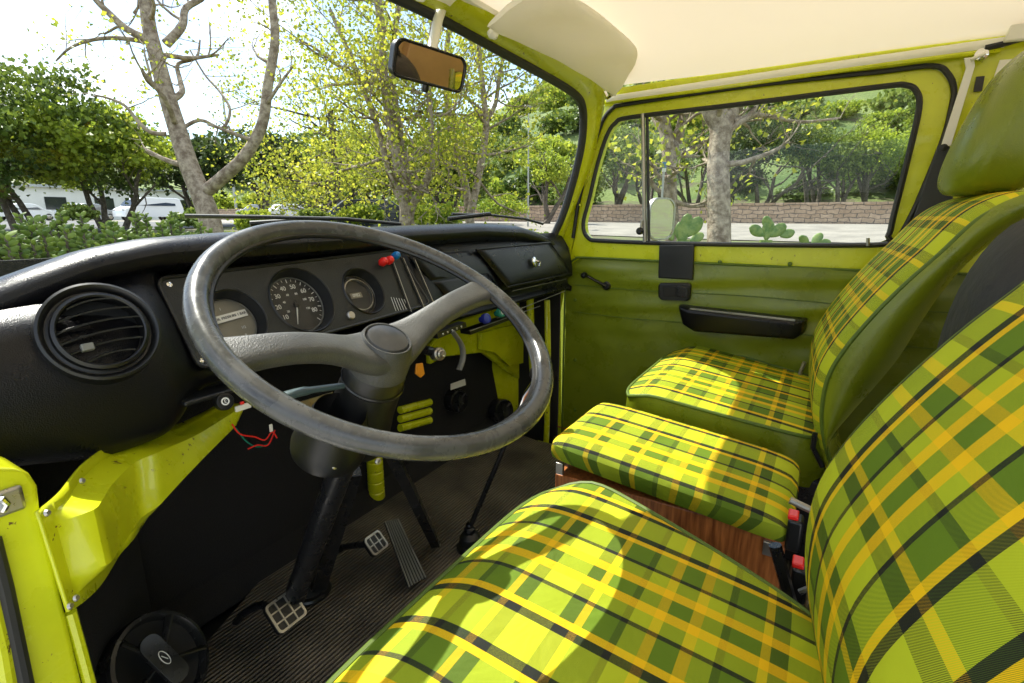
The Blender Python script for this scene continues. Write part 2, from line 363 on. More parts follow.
def stone():
    m, t, out = nt('stone_wall'); b = N(t, 'ShaderNodeBsdfPrincipled'); t.links.new(b.outputs[0], out.inputs[0]); b.inputs['Roughness'].default_value = .9
    g = N(t, 'ShaderNodeNewGeometry'); sp = N(t, 'ShaderNodeSeparateXYZ'); cb = N(t, 'ShaderNodeCombineXYZ'); t.links.new(g.outputs['Position'], sp.inputs[0]); t.links.new(sp.outputs[1], cb.inputs[0]); t.links.new(sp.outputs[2], cb.inputs[1])
    br = N(t, 'ShaderNodeTexBrick'); br.inputs['Scale'].default_value = 1; br.inputs['Brick Width'].default_value = .55; br.inputs['Row Height'].default_value = .24; br.inputs['Mortar Size'].default_value = .022
    br.inputs['Color1'].default_value = (.48, .35, .25, 1); br.inputs['Color2'].default_value = (.36, .25, .17, 1); br.inputs['Mortar'].default_value = (.16, .13, .11, 1); 
    dn = N(t, 'ShaderNodeTexNoise'); dn.inputs['Scale'].default_value = 1.6; t.links.new(cb.outputs[0], dn.inputs['Vector'])
    va = N(t, 'ShaderNodeVectorMath', operation='MULTIPLY_ADD'); va.inputs[1].default_value = (.5, .35, 0); t.links.new(dn.outputs['Color'], va.inputs[0]); t.links.new(cb.outputs[0], va.inputs[2]); t.links.new(va.outputs[0], br.inputs['Vector'])
    n = N(t, 'ShaderNodeTexNoise'); n.inputs['Scale'].default_value = 5; n.inputs['Detail'].default_value = 6; t.links.new(g.outputs['Position'], n.inputs['Vector'])
    mr = N(t, 'ShaderNodeMapRange'); mr.inputs[3].default_value = .55; mr.inputs[4].default_value = 1.5; t.links.new(n.outputs['Fac'], mr.inputs[0])
    mm = N(t, 'ShaderNodeMix', data_type='RGBA', blend_type='MULTIPLY'); mm.inputs[0].default_value = 1; t.links.new(br.outputs[0], mm.inputs[6]); t.links.new(mr.outputs[0], mm.inputs[7]); t.links.new(mm.outputs[2], b.inputs['Base Color'])
    bp = N(t, 'ShaderNodeBump'); bp.inputs['Strength'].default_value = .8; bp.inputs['Distance'].default_value = .05; t.links.new(n.outputs['Fac'], bp.inputs['Height']); t.links.new(bp.outputs[0], b.inputs['Normal'])
    return m
M['stone'] = stone()

def translucent(name, c, tc_, k):
    m, t, out = nt(name); d = N(t, 'ShaderNodeBsdfDiffuse'); d.inputs[0].default_value = (*c, 1); tr = N(t, 'ShaderNodeBsdfTranslucent'); tr.inputs[0].default_value = (*tc_, 1)
    g = N(t, 'ShaderNodeNewGeometry'); n = N(t, 'ShaderNodeTexNoise'); n.inputs['Scale'].default_value = 500; t.links.new(g.outputs['Position'], n.inputs['Vector'])
    bp = N(t, 'ShaderNodeBump'); bp.inputs['Strength'].default_value = .25; bp.inputs['Distance'].default_value = .0006; t.links.new(n.outputs['Fac'], bp.inputs['Height']); t.links.new(bp.outputs[0], d.inputs['Normal'])
    mx = N(t, 'ShaderNodeMixShader'); mx.inputs[0].default_value = k; t.links.new(d.outputs[0], mx.inputs[1]); t.links.new(tr.outputs[0], mx.inputs[2]); t.links.new(mx.outputs[0], out.inputs[0]); return m
M['glow_roof'] = translucent('light_passing_roof', (.8, .78, .7), (.95, .9, .8), .5)  # translucency added so sun through the roof brightens the cab
M['liner'] = translucent('glowing_cloth_headliner', (.86, .77, .63), (.95, .87, .75), .37)  # lets roof light through so the lining glows
M['visor'] = translucent('glowing_white_visor', (.92, .90, .83), (.95, .93, .86), .45)  # white and translucency added so the cream visor looks lit
# ------------------------------------------------------------------ lettering
def text_mesh(name, s, size, o, xd, yd, mat, parent, thick=.0004, align='CENTER', label=None):
    cu_ = bpy.data.curves.new('t', 'FONT'); cu_.body = s; cu_.size = size; cu_.align_x = align; cu_.align_y = 'CENTER'; cu_.extrude = thick/2
    ob = bpy.data.objects.new('t', cu_); col.objects.link(ob)
    dg = bpy.context.evaluated_depsgraph_get(); me = bpy.data.meshes.new_from_object(ob.evaluated_get(dg)); bpy.data.objects.remove(ob)
    xd = Vector(xd).normalized(); yd = Vector(yd).normalized(); zd = xd.cross(yd); o = Vector(o)
    me.transform(Matrix(((xd.x, yd.x, zd.x, o.x), (xd.y, yd.y, zd.y, o.y), (xd.z, yd.z, zd.z, o.z), (0, 0, 0, 1))))
    me.name = name; me.materials.clear(); me.materials.append(mat)
    t = bpy.data.objects.new(name, me); col.objects.link(t); t.parent = parent; t.location = -world_loc(parent)
    return t

# ================================================================== VAN BODY
FZ = .20          # cab floor
van = thing('van_body', (0, .3, FZ), 'lime green camper van cab shell: pillars, roof, windscreen and ribbed black floor', 'van')

# windscreen opening, right half then mirrored
WR = [(0, .66, 1.272), (.3, .655, 1.262), (.50, .645, 1.250), (.60, .643, 1.238), (.645, .648, 1.220), (.672, .655, 1.185), (.688, .665, 1.13), (.70, .685, 1.06), (.702, .715, .96), (.695, .742, .885), (.672, .772, .825), (.55, .835, .80), (.3, .895, .795), (0, .92, .795)]
WL = [(-x, y, z-(.045 if z < .9 else 0)) for (x, y, z) in WR[1:-1]][::-1]
loop = smoothpts(WR+WL, 6, closed=True)
MB().tube(loop, .0115, 10, closed=True).build('windscreen_seal', M['rubber'], van)
# windscreen pane: strips between left/right halves
half = smoothpts(WR, 8)
rows = []
for p in half[1:-1]:
    rows.append([Vector((p.x*k, p.y + 0*k, p.z)) for k in np.linspace(-1, 1, 25)])
# follow bulge: y rises toward the centre in the lower part
zc = [(.83, .915), (.86, .91), (1.0, .845), (1.15, .74), (1.272, .662)]
for r_ in rows:
    e = r_[-1]; c = lerp(e.z, zc)
    for p in r_:
        k = abs(p.x/e.x) if e.x else 0
        p.y = e.y + max(0, (c-e.y))*(1-k**2.2)
MB().grid(rows).build('windscreen_glass', M['glass'], van, solid=0)

# windscreen surround (header strip and A pillars), both sides
door_gap = [RX(*p, .755) for p in [(573, 238), (578, 205), (583, 184), (593, 150), (602, 122), (613, 108), (628, 104), (741, 87), (877, 72), (932, 66), (948, 74), (954, 90), (951, 110), (943, 140), (922, 192), (911, 216), (880, 262)]]
def pillar(sgn):
    a = [Vector((sgn*p[0], p[1], p[2])) for p in WR]; inner = smoothpts(a, 4)
    outer = []
    tab = [(0, .60, 1.292), (.3, .597, 1.288), (.50, .592, 1.284), (.60, .59, 1.280), (.70, .60, 1.268), (.738, .622, 1.225), (.752, .640, 1.15), (.757, .660, 1.07), (.758, .70, .965), (.758, .735, .885), (.758, .77, .80), (.758, .80, .76), (.6, .90, .76), (.0, .95, .76)]
    outer = smoothpts([(sgn*x, y, z) for (x, y, z) in tab], 4)
    mid = [(i*.5+o*.5) + Vector((-sgn*.004, -.010, -.002)) for i, o in zip(inner, outer)]
    MB().grid([inner, mid, outer]).build('windscreen_pillar' if True else '', M['paint'], van, sub=1)
pillar(1); pillar(-1)
# welded flange line on the A pillar, inner bolts
for (px, py) in [(594, 111), (578, 196), (580, 205)]:
    p = RX(px, py, .748); MB().lathe([(0, .003), (.003, .0025), (.004, 0)], p, (-1, -.3, 0), 12).build('bolt', M['paint'], van)

# passenger body side around the door (yz polygon with door hole)
outer = [(1.0, .10), (1.0, .78), (.79, .80), (.66, 1.05), (.625, 1.24), (.60, 1.283), (-.25, 1.300), (-.95, 1.300), (-.95, .10)]
holeA = [(p.y, p.z) for p in smoothpts(door_gap, 3)] + [(-.30, .70), (-.32, .13), (.74, .13), (.755, .60)]
MB().prism([[(.757, y, z) for y, z in outer], [(.757, y, z) for y, z in holeA][::-1]], (.05, 0, 0)).build('side_panel', M['paint'], van, bevel=.004)
MB().tube(smoothpts([RX(*p, .752) for p in [(573, 238), (578, 205), (583, 184), (593, 150), (602, 122), (613, 108), (628, 104), (741, 87), (877, 72), (932, 66), (948, 74), (954, 90), (951, 110), (943, 140), (922, 192), (911, 216), (890, 255)]], 5), .006, 8).build('door_seal', M['rubber'], van)
# driver side roof rail and rear post (open door side)
MB().tube([(-.75, .61, 1.285), (-.76, .2, 1.30), (-.76, -.95, 1.30)], .03, 12).build('roof_rail', M['paint'], van)
# drip rail detail above passenger door
MB().tube([RX(*p, .742) for p in [(600, 103), (700, 90), (820, 73), (900, 62), (1000, 50)]], .006, 8).build('gutter_bead', M['paint'], van)

# headliner
rows = []; uv = []
for i in range(25):
    y = .60 - 1.6*i/24; r_ = []
    for j in range(25):
        x = -.755+1.51*j/24; k = 1-abs(x/.755)**3
        zz = 1.288+.085*k*min(1, (.62-y)/.25+.05) + .0015*math.sin(y*9+x*3)
        r_.append((x, y, zz))
    rows.append(r_)
MB().grid(rows).build('headliner', M['liner'], van)
# roof skin outside, made translucent so sun lights the lining
rows = [[(x*1.06, y*1.02+.03, z+.05) for (x, y, z) in r_] for r_ in rows]
MB().grid(rows).build('roof_skin', M['glow_roof'], van)
# white welt along the headliner edge
MB().tube([RX(*p, .742) for p in [(607, 100), (700, 86), (800, 71), (900, 57), (985, 45), (1005, 42)]], .008, 10, flat=1.3).build('headliner_welt', M['white_trim'], van)
MB().tube([(x_, .606, 1.286+.012*(1-abs(x_/.745)**3)) for x_ in np.linspace(-.745, .745, 25)], .010, 8).build('front_welt', M['white_trim'], van)
# grab rail end and cream cover behind
MB().tube([RX(*p, .735) for p in [(985, 48), (1003, 44), (1024, 38), (1060, 30)]], .006, 8).build('rail_end', M['rubber'], van)
MB().prism([[RX(*p, .72) for p in [(1003, 42), (1024, 0), (1080, -40), (1080, 35)]]], (.012, 0, 0)).build('rear_curtain', M['white_trim'], van, bevel=.004)
MB().prism([[RX(*p, .752) for p in [(1000, 60), (1090, 52), (1090, 200), (975, 130)]]], (.004, 0, 0)).build('rear_quarter_panel', M['cream'], van)
# slot plate on B pillar
MB().box(RX(979, 84, .752), (.004, .014, .03)).build('latch_slot', M['black'], van)

# floor
mat_poly = [(-.60, -.10), (-.60, .60), (-.553, .70), (-.48, .83), (-.37, .88), (-.24, .94), (-.1, .965), (.58, .965), (.62, .90), (.585, .74), (.585, -.10)]
MB().prism([[(x, y, FZ-.03) for x, y in mat_poly]], (0, 0, .03)).build('floor_mat', M['mat'], van, bevel=.004)
MB().box((0, -.1, FZ-.06), (1.24, 2.14, .05)).build('floor_pan', M['black_matt'], van)
MB().box((.675, .25, .095), (.17, 1.1, .012)).build('door_step', M['mat'], van)
MB().box((.592, .30, .145), (.012, .9, .10)).build('step_riser', M['green_vinyl'], van)
# toe board and bulkhead
MB().grid([[(x, .90, FZ-.01), (x, .955, FZ+.03), (x, .97, .40), (x, .97, .86)] for x in np.linspace(-.70, .74, 15)]).build('bulkhead', M['carpet'], van, solid=.01)
MB().prism([[(-.62, -.3, .02), (-.62, 1.06, .02), (.80, 1.06, .02), (.80, -.3, .02)]], (0, 0, .09)).build('underbody', M['black_matt'], van)
nose = [[(x, 1.04-.16*abs(x/.8)**4, z) for x in np.linspace(-.80, .80, 21)] for z in (.02, .30, .60, .70)]
nose.append([(x, .99-.16*abs(x/.8)**4, .745) for x in np.linspace(-.80, .80, 21)]); nose.append([(x, .93-.15*abs(x/.8)**3, .76) for x in np.linspace(-.80, .80, 21)])
MB().grid(nose).build('nose_panel', M['paint'], van, solid=.008)
MB().grid([[(-.78, y, z) for y in (.76, .80, .88)] for z in (.02, .4, .8)]).build('fender_side', M['paint'], van, solid=.008)
# yellow metal panel below the dashboard, passenger side
q = [RY(*p, .93) for p in [(425, 345), (440, 325), (540, 290), (540, 372), (525, 386), (500, 368), (478, 352), (440, 356), (425, 364)]]
MB().prism([q], (0, -.02, 0)).build('bulkhead_panel', M['paint'], van, bevel=.006)
q = [RY(*p, .905) for p in [(478, 333), (497, 328), (522, 322), (522, 362), (507, 366), (492, 352), (478, 349)]]
MB().prism([q], (0, -.012, 0)).build('pressing', M['paint'], van, bevel=.006)
MB().tube([RX(*p, .66) for p in [(530, 296), (531, 340), (533, 372)]], .012, 10).build('hinge_post', M['paint'], van)
MB().tube([RX(*p, .70) for p in [(547, 300), (548, 350), (547, 420), (546, 446)]], .010, 10).build('hinge_post', M['paint'], van)
MB().prism([[(.745, .752, .11), (.745, .965, .11), (.745, .965, .80), (.745, .752, .76)]], (.004, 0, 0)).build('side_kick_panel', M['carpet'], van)
# ribbed yellow piece behind the column
b = MB()
for k in range(3):
    a = RY(400, 410+k*9, .88); c = RY(430, 402+k*9, .88); b.tube([a, c], .010, 10)
b.build('ribbed_duct', M['paint'], van)
# carpeted left kick panel
MB().grid([[(-.705, y, z) for z in np.linspace(.12, .72, 8)] for y in np.linspace(.62, .97, 6)]+[[(-.60, .97, z) for z in np.linspace(.12, .72, 8)]]).build('kick_panel', M['carpet'], van, solid=.01)
MB().grid([[(-.72, .60, z), (-.70, .66, z), (-.62, .80, z), (-.50, .90, z)] for z in (FZ-.02, .45)]).build('wheel_arch', M['carpet'], van, solid=.01)

# left hinge pillar with folded bracket
def PX(px, py, x): return RX(px, py, x)
post = [RY(*p, .545) for p in [(-60, 466), (14, 468), (30, 474), (38, 486), (42, 520), (60, 590), (82, 683), (110, 800), (-60, 800)]]
MB().prism([post], (0, .06, 0)).build('hinge_pillar', M['paint'], van, bevel=.010, seg=4)
# groove and door seal on the pillar
MB().tube([RY(*p, .541) for p in [(-8, 540), (5, 590), (22, 670), (45, 780)]], .006, 10).build('door_seal', M['rubber'], van)
MB().tube([RY(*p, .541) for p in [(-20, 560), (2, 650), (14, 720)]], .006, 10).build('pillar_rib', M['paint'], van)
# striker
MB().box(RY(3, 503, .543), (.026, .006, .022)).build('door_striker', M['steel'], van, bevel=.003)
MB().tube([RY(-6, 500, .539), RY(2, 499, .537), RY(7, 504, .537), RY(3, 511, .539)], .0025, 8).build('striker_loop', M['chrome'], van)
# bracket: lofted pressing from pillar up under the dash
br_out = [((36, 512), .53), ((60, 492), .56), ((85, 462), .63), ((120, 440), .69), ((175, 425), .74), ((225, 400), .78)]
br_in = [((68, 612), .52), ((85, 600), .54), ((102, 582), .57), ((125, 545), .62), ((165, 487), .68), ((205, 440), .75)]
A = [RY(*p, y) for p, y in br_out]; B = [RY(*p, y) for p, y in br_in]
A = smoothpts(A, 9); B = smoothpts(B, 9)
rows = []
ks = [0, .10, .14, .20, .34, .50, .62, .70, .76, .88, 1]
nA = len(A)-1
for k in ks:
    r_ = []
    for i, (a, b_) in enumerate(zip(A, B)):
        u = i/nA
        plate = 1 if (.14 < k < .86) else 0
        l1 = .020*smooth01(.10, .20, k)*(1-smooth01(.70, .86, k))*smooth01(.10, .22, u)
        l2 = .008*smooth01(.55, .62, u)
        lift = l1+l2*(1 if .05 < k < .95 else .4)
        r_.append(a*(1-k)+b_*k+Vector((lift*.75, -lift, lift*.1)))
    rows.append(r_)
MB().grid(rows).build('support_bracket', M['paint'], van, solid=.003, smooth=32)
rb = [RY(*p, y) for p, y in [((178, 438), .70), ((186, 452), .70), ((183, 465), .69), ((172, 480), .672)]]
MB().tube(smoothpts(rb, 5), .006, 10).build('bracket_rib', M['paint'], van)
for (px, py, x) in [(47, 513, .525), (76, 598, .515), (82, 481, .578), (70, 606, .512)]:
    MB().lathe([(0, .0018), (.002, .0018), (.003, 0)], RY(px, py, x-.002), (.5, -.8, .3), 12).build('screw', M['steel'], van)
# lower sill edge running down from the pillar
MB().tube([RY(*p, .55) for p in [(70, 612), (82, 655), (94, 700), (116, 790)]], .005, 8).build('sill_flange', M['paint'], van)

# ================================================================== OUTSIDE WIPERS
def wiper(pts, lab):
    o = thing('windscreen_wiper', pts[0], lab, 'wiper', 'windscreen wipers')
    MB().tube(pts[:2], .006, 8).build('arm', M['black'], o)
    MB().tube(pts[2:], .0055, 8, flat=.7).build('blade', M['rubber'], o)
wiper([RD(250, 224, 1.02), RD(330, 219, 1.1), RD(185, 216, .95), RD(260, 217, 1.0), RD(345, 219, 1.1), RD(400, 224, 1.22)], 'black wiper lying along the glass in front of the steering wheel')
wiper([RD(448, 219, 1.42), RD(490, 214, 1.5), RD(452, 214, 1.45), RD(490, 215, 1.52), RD(525, 219, 1.6), RD(543, 224, 1.63)], 'black wiper at the foot of the windscreen in front of the glove box')

# ================================================================== DASHBOARD
dash = thing('dashboard', (-.1, .75, .68), 'black grained vinyl dashboard with three round gauges and a glove box', 'dashboard')
ZT = [(-.72, .815), (-.63, .853), (-.55, .880), (-.485, .891), (-.38, .896), (-.06, .899), (.26, .902), (.45, .893), (.55, .876), (.66, .848), (.74, .822)]
def blendl(x): return 1/(1+math.exp((x+.497)/.012))      # 1 on the left (vent pod), 0 from the instruments on
xs = np.linspace(-.715, .735, 88)
rows = []
for x in xs:
    zt = lerp(x, ZT); wy = .79+.12*(1-(x/.75)**2)
    L = blendl(x)
    hood = .012*math.exp(-((x+.28)/.2)**4)
    rows.append([(x, wy, zt-.045), (x, wy-.02, zt-.012), (x, .775, zt), (x, .75, zt+.001), (x, .733, zt-.005), (x, .722-hood*L, zt-.018), (x, .724, zt-.032-hood*.3), (x, .745, zt-.044-hood*.2), (x, .775, zt-.05)])
MB().grid(rows).build('crash_pad', M['vinyl_black'], dash, sub=1)
# body of the dashboard
def dash_rows(x):
    zt = lerp(x, ZT); L = blendl(x); Rr = 1/(1+math.exp(-(x-.02)/.02))
    a = [(.742, zt-.040), (.715, .835), (.680, .812), (.664, .785), (.655, .755), (.652, .73), (.652, .70), (.656, .672), (.664, .655), (.70, .648)]
    b = [(.752, .868), (.748, .850), (.729, .812), (.705, .768), (.688, .736), (.684, .722), (.690, .710), (.694, .702), (.700, .695), (.76, .69)]
    c = [(.752, .868), (.735, .85), (.715, .82), (.704, .775), (.700, .742), (.699, .732), (.718, .724), (.716, .705), (.700, .698), (.702, .682)]
    out = []
    for i in range(10):
        y = a[i][0]*L + (1-L)*(b[i][0]*(1-Rr)+c[i][0]*Rr); z = a[i][1]*L + (1-L)*(b[i][1]*(1-Rr)+c[i][1]*Rr)
        if 1 <= i <= 4: y += .06/(1+math.exp(-(x+.462)/.004))/(1+math.exp((x+.02)/.004))
        z += .028*smooth01(4, 9, i)*smooth01(.58, .70, -x)
        out.append((x, y, z))
    out.append((x, .80, out[-1][2]+.01)); out.append((x, .92, out[-1][2]+.02))
    return out
xs2 = np.linspace(-.715, .72, 110)
rows = [dash_rows(x) for x in xs2]
MB().grid(rows).build('dashboard_body', M['vinyl_black'], dash, sub=1)
MB().prism([[(-.714, y, z) for (_, y, z) in rows[0]]], (.002, 0, 0)).build('end_cap', M['vinyl_black'], dash)
MB().prism([[(.718, y, z) for (_, y, z) in rows[-1]]+[(.718, .92, .82), (.718, .75, .86)]], (.006, 0, 0)).build('end_cap', M['vinyl_black'], dash)

# instrument panel plane
p0 = Vector((-.25, .7405, .850)); ypl = (Vector((0, .742-.680, .85-.735))).normalized(); xpl = Vector((1, 0, 0)); npl = xpl.cross(ypl) * 1.0   # faces the driver
p0 = p0 + npl*.004
def PP(px, py, off=0): return RP(px, py, p0+npl*off, npl)
def circ(c, r, n=40, rev=False, ax=xpl, ay=ypl):
    l = [c+ax*(r*math.cos(2*PI*k/n))+ay*(r*math.sin(2*PI*k/n)) for k in range(n)]
    return l[::-1] if rev else l
corners = [PP(156, 279), PP(396, 250), PP(430, 304), PP(200, 369)]
xl = PP(170, 320).x; 
cen = Vector((0,0,0))
gc = [(PP(236, 319), .0425), (PP(303, 300), .053), (PP(364, 291), .042)]
GS = [g[0] for g in gc]
outl = []
cl = corners
def rc(a, b_, c, r=.014, n=5):
    d1 = (a-b_).normalized(); d2 = (c-b_).normalized(); s = b_+d1*r; e = b_+d2*r
    return [s*(1-t)**2+b_*2*t*(1-t)+e*t*t for t in np.linspace(0, 1, n)]
for i in range(4): outl += rc(cl[i-1], cl[i], cl[(i+1) % 4])
MB().prism([outl]+[circ(c, r, 44, True) for c, r in gc], -npl*.004).build('instrument_panel', M['panel_black'], dash)
MB().tube(outl, .0028, 8, closed=True).build('panel_trim', M['black'], dash)
gl = ['fuel gauge with grey face and a white label strip', 'speedometer with white numerals and needle', 'small clock dial with a digital readout']
for gi, (c, r) in enumerate(gc):
    g = MB().lathe([(r, .002), (r+.0015, .003), (r+.003, .001), (r+.003, 0)], c, npl, 48).build('gauge', M['black'], dash)
    g['label'] = gl[gi]
    rr = r*.91; dp = .021 if gi != 2 else .020
    MB().lathe([(r, .001), (r*.98, -.006), (rr, -dp)], c, npl, 48).build('gauge_tunnel', M['black_matt'], g)
    k = .92 if gi != 2 else .78
    dc = c-npl*dp
    MB().lathe([(rr, 0), (0, .0005)], dc, npl, 48).build('dial', M['dial_grey'] if gi == 0 else M['dial'], g)
    MB().lathe([(rr*1.0, .0025), (rr*.96, .004), (rr*.94, .0025)], dc, npl, 48).build('bezel', M['steel'] if gi != 1 else M['grey'], g)
    if gi == 1:
        tk = MB()
        for q_ in range(25):
            an = R(225-q_*11.25); u_ = xpl*math.cos(an)+ypl*math.sin(an); v_ = npl.cross(u_)
            lo = .80 if q_ % 3 == 0 else .85
            a = dc+u_*(rr*lo)+npl*.001; e = dc+u_*(rr*.93)+npl*.001; w = v_*(.0007 if q_ % 3 == 0 else .0004)
            tk.add([a-w, a+w, e+w, e-w], [(0, 1, 2, 3)])
        tk.build('tick_marks', M['white'], g)
        for q_, s in enumerate(['10', '20', '30', '40', '50', '60', '70', '80']):
            an = R(212-q_*33.75); text_mesh('numeral', s, .0105, dc+(xpl*math.cos(an)+ypl*math.sin(an))*rr*.66+npl*.001, xpl, ypl, M['white'], g)
        for q_, s in enumerate(['20', '40', '60', '80', '100', '120']):
            an = R(205-q_*46); text_mesh('numeral', s, .0050, dc+(xpl*math.cos(an)+ypl*math.sin(an))*rr*.42+npl*.001, xpl, ypl, M['white'], g)
        a = R(248); u_ = xpl*math.cos(a)+ypl*math.sin(a); v_ = npl.cross(u_); a0 = dc+npl*.003
        MB().add([a0-v_*.0012, a0+v_*.0012, a0+u_*rr*.72+v_*.0006, a0+u_*rr*.72-v_*.0006], [(0, 1, 2, 3)]).build('needle', M['white'], g, solid=.0006)
        MB().lathe([(0, .006), (.005, .005), (.006, .002)], dc, npl, 20).build('needle_hub', M['black'], g)
    if gi == 0:
        a0 = dc+npl*.0045+ypl*.010+xpl*.004; up_ = (ypl*.99+xpl*-.10).normalized(); rt = (xpl*.99+ypl*.10).normalized()
        b = MB().box((0, 0, 0), (.050, .0105, .001), Matrix((rt, up_, npl)).transposed()); b.v = [tuple(Vector(v)+a0) for v in b.v]
        b.build('label_strip', M['cream_lab'], g)
        text_mesh('lettering', 'OIL PRESSURE 1 BAR', .0052, a0+npl*.0008, rt, up_, M['black_matt'], g)
        for (dx, dy) in [(.018, -.008), (.017, -.020), (-.004, .024)]:
            text_mesh('mark', '1/2' if dy == -.008 else ('R' if dy == -.02 else '1'), .0055, dc+xpl*dx+ypl*dy+npl*.001, xpl, ypl, M['white'], g)
    if gi == 2:
        a0 = dc+npl*.0015-xpl*.004
        b = MB().box((0, 0, 0), (.026, .010, .001), Matrix((xpl, ypl, npl)).transposed()); b.v = [tuple(Vector(v)+a0) for v in b.v]
        b.build('readout', M['dial_grey'], g)
        text_mesh('digits', '0982', .0085, a0+npl*.0008, xpl, ypl, M['white'], g)
        MB().lathe([(rr*.80, .0), (rr*.80, .006), (rr*.76, .006), (rr*.76, 0)], dc, npl, 40).build('inner_ring', M['steel'], g)
    MB().lathe([(rr*.95, .0), (0, .001)], dc+npl*.006, npl, 40).build('gauge_lens', M['lens'], g)
# trip knob
MB().lathe([(.0075, 0), (.0075, .004), (.006, .006), (0, .0065)], PP(350, 316), npl, 24).build('reset_button', M['steel'], dash)
for (px, py) in [(169, 285), (202, 361)]:
    MB().lathe([(.0035, 0), (.0035, .002), (.0018, .0025), (.0016, .001), (0, .001)], PP(px, py), npl, 20).build('screw', M['chrome'], dash)
# heater lever slots + knobs
for (a_, c_) in [((392, 262), (410, 312)), ((402, 258), (423, 308)), ((412, 256), (432, 302))]:
    a = PP(*a_, .002); c = PP(*c_, .002)
    d = (c-a).normalized(); s = d.cross(npl).normalized()*.0022
    MB().prism([[a-s, a+s, c+s, c-s]], npl*.0012).build('slider_slot', M['black_matt'], dash)
    s *= 1.9
    MB().tube([a-s, c-s], .0008, 6).build('slot_line', M['steel'], dash)
b = MB()
for k in range(6):
    a = PP(391+k*2.6, 297+k*.4, .0012); c = PP(396+k*2.6, 311-k*.4, .0012); b.tube([a, c], .0005, 4)
b.build('heater_symbol', M['white'], dash)
def lever(px, py, m, lab):
    p = PP(px, py, .016); o = MB().lathe([(0, .011), (.0055, .009), (.008, .003), (.0075, -.004), (.004, -.009), (0, -.010)], p, npl, 18).build('heater_lever', M[m], dash); o['label'] = lab
    MB().tube([p-npl*.008, PP(px+1, py+3, 0)], .0018, 8).build('lever_stem', M['black'], o)
lever(383, 262, 'red', 'left red heater knob'); lever(389, 260.5, 'red', 'second red heater knob'); lever(395.5, 256, 'blue', 'blue heater knob')

# round air vent in the left pod
vn = Vector((-.10, -.90, .42)).normalized(); vc = RP(101, 332, Vector((-.578, .664, .80)), vn) + vn*.004
vx = Vector((1, 0, 0)); vx = (vx-vn*vx.dot(vn)).normalized(); vy = vn.cross(vx)
v = MB().lathe([(.0555, -.02), (.0545, .0015), (.052, .003), (.049, .001), (.0465, -.005), (.0445, -.005), (.043, -.004)], vc, vn, 56).build('air_vent', M['black'], dash)
MB().lathe([(.043, -.004), (.0425, .003), (.0395, .005), (.038, .0035), (.037, -.012)], vc, vn, 56).build('vent_ring', M['black'], v)
MB().lathe([(.040, -.018), (0, -.019)], vc, vn, 40).build('vent_back', M['black_matt'], v)
for k in range(6):
    t_ = (-.030+.012*k); w = math.sqrt(max(0, .0375**2-t_**2))
    pts = [vc+vx*(w*s_)+vy*(t_+.004*(1-s_*s_)+.002*s_) + vn*(.001) for s_ in np.linspace(-1, 1, 13)]
    rws = [[p+vy*-.0006+vn*.002, p+vy*.0010+vn*.0026, p+vy*.0042-vn*.006, p+vy*.0028-vn*.0065] for p in pts]
    MB().grid(rws, closev=True).build('slat', M['speaker'], v, smooth=50)
b = MB().box((0, 0, 0), (.011, .0075, .008), Matrix((vx, vy, vn)).transposed()); c_ = vc-vx*.018-vy*.0155+vn*.004; b.v = [tuple(Vector(q)+c_) for q in b.v]
b.build('vent_tab', M['grey'], v, bevel=.001)

# switch shelf left of column
def knob(px, py, y, r, m, name, lab, parent=dash, mark=None):
    p = RY(px, py, y); ax = Vector((-.15, -.93, .3)).normalized()
    o = MB().lathe([(r*.55, -.012), (r*.6, 0), (r, .002), (r, .010), (r*.9, .0125), (r*.75, .0128), (r*.72, .0115), (0, .0118)], p, ax, 28).build(name, M[m], parent); o['label'] = lab
    if mark:
        MB().lathe([(r*.45, .0126), (r*.30, .0128), (r*.30, .012)], p, ax, 20).build('mark', M['white'], o)
        text_mesh('mark', mark, r*.6, p+ax*.0128, (1, 0, 0), Vector((1,0,0)).cross(ax)*-1, M['white'], o)
    return o
MB().box((-.468, .672, .694), (.085, .035, .006)).build('switch_shelf', M['black'], dash, bevel=.002)
knob(222, 402, .662, .0115, 'black', 'light_switch', 'round black light switch knob with a white symbol', mark='E')
b = MB().box(RY(243, 407, .655), (.022, .004, .008)); b.build('switch_plate', M['cream_lab'], dash, bevel=.001)
MB().box(RY(242, 403, .652), (.005, .004, .004)).build('warning_light', M['red'], dash, bevel=.001)
knob(484, 319, .70, .013, 'navy', 'wiper_knob', 'dark blue fluted knob under the dashboard')
knob(499, 313, .70, .013, 'teal', 'fan_knob', 'green fluted knob under the dashboard', mark='o')
a = [RY(470, 331, .695), RY(515, 315, .695), RY(516, 318, .695), RY(471, 335, .695)]
MB().prism([a], (0, .03, 0)).build('switch_shelf', M['black'], dash, bevel=.001)
MB().tube([RY(470, 331, .693), RY(540, 306, .693)], .0012, 6).build('trim_strip', M['steel'], dash)
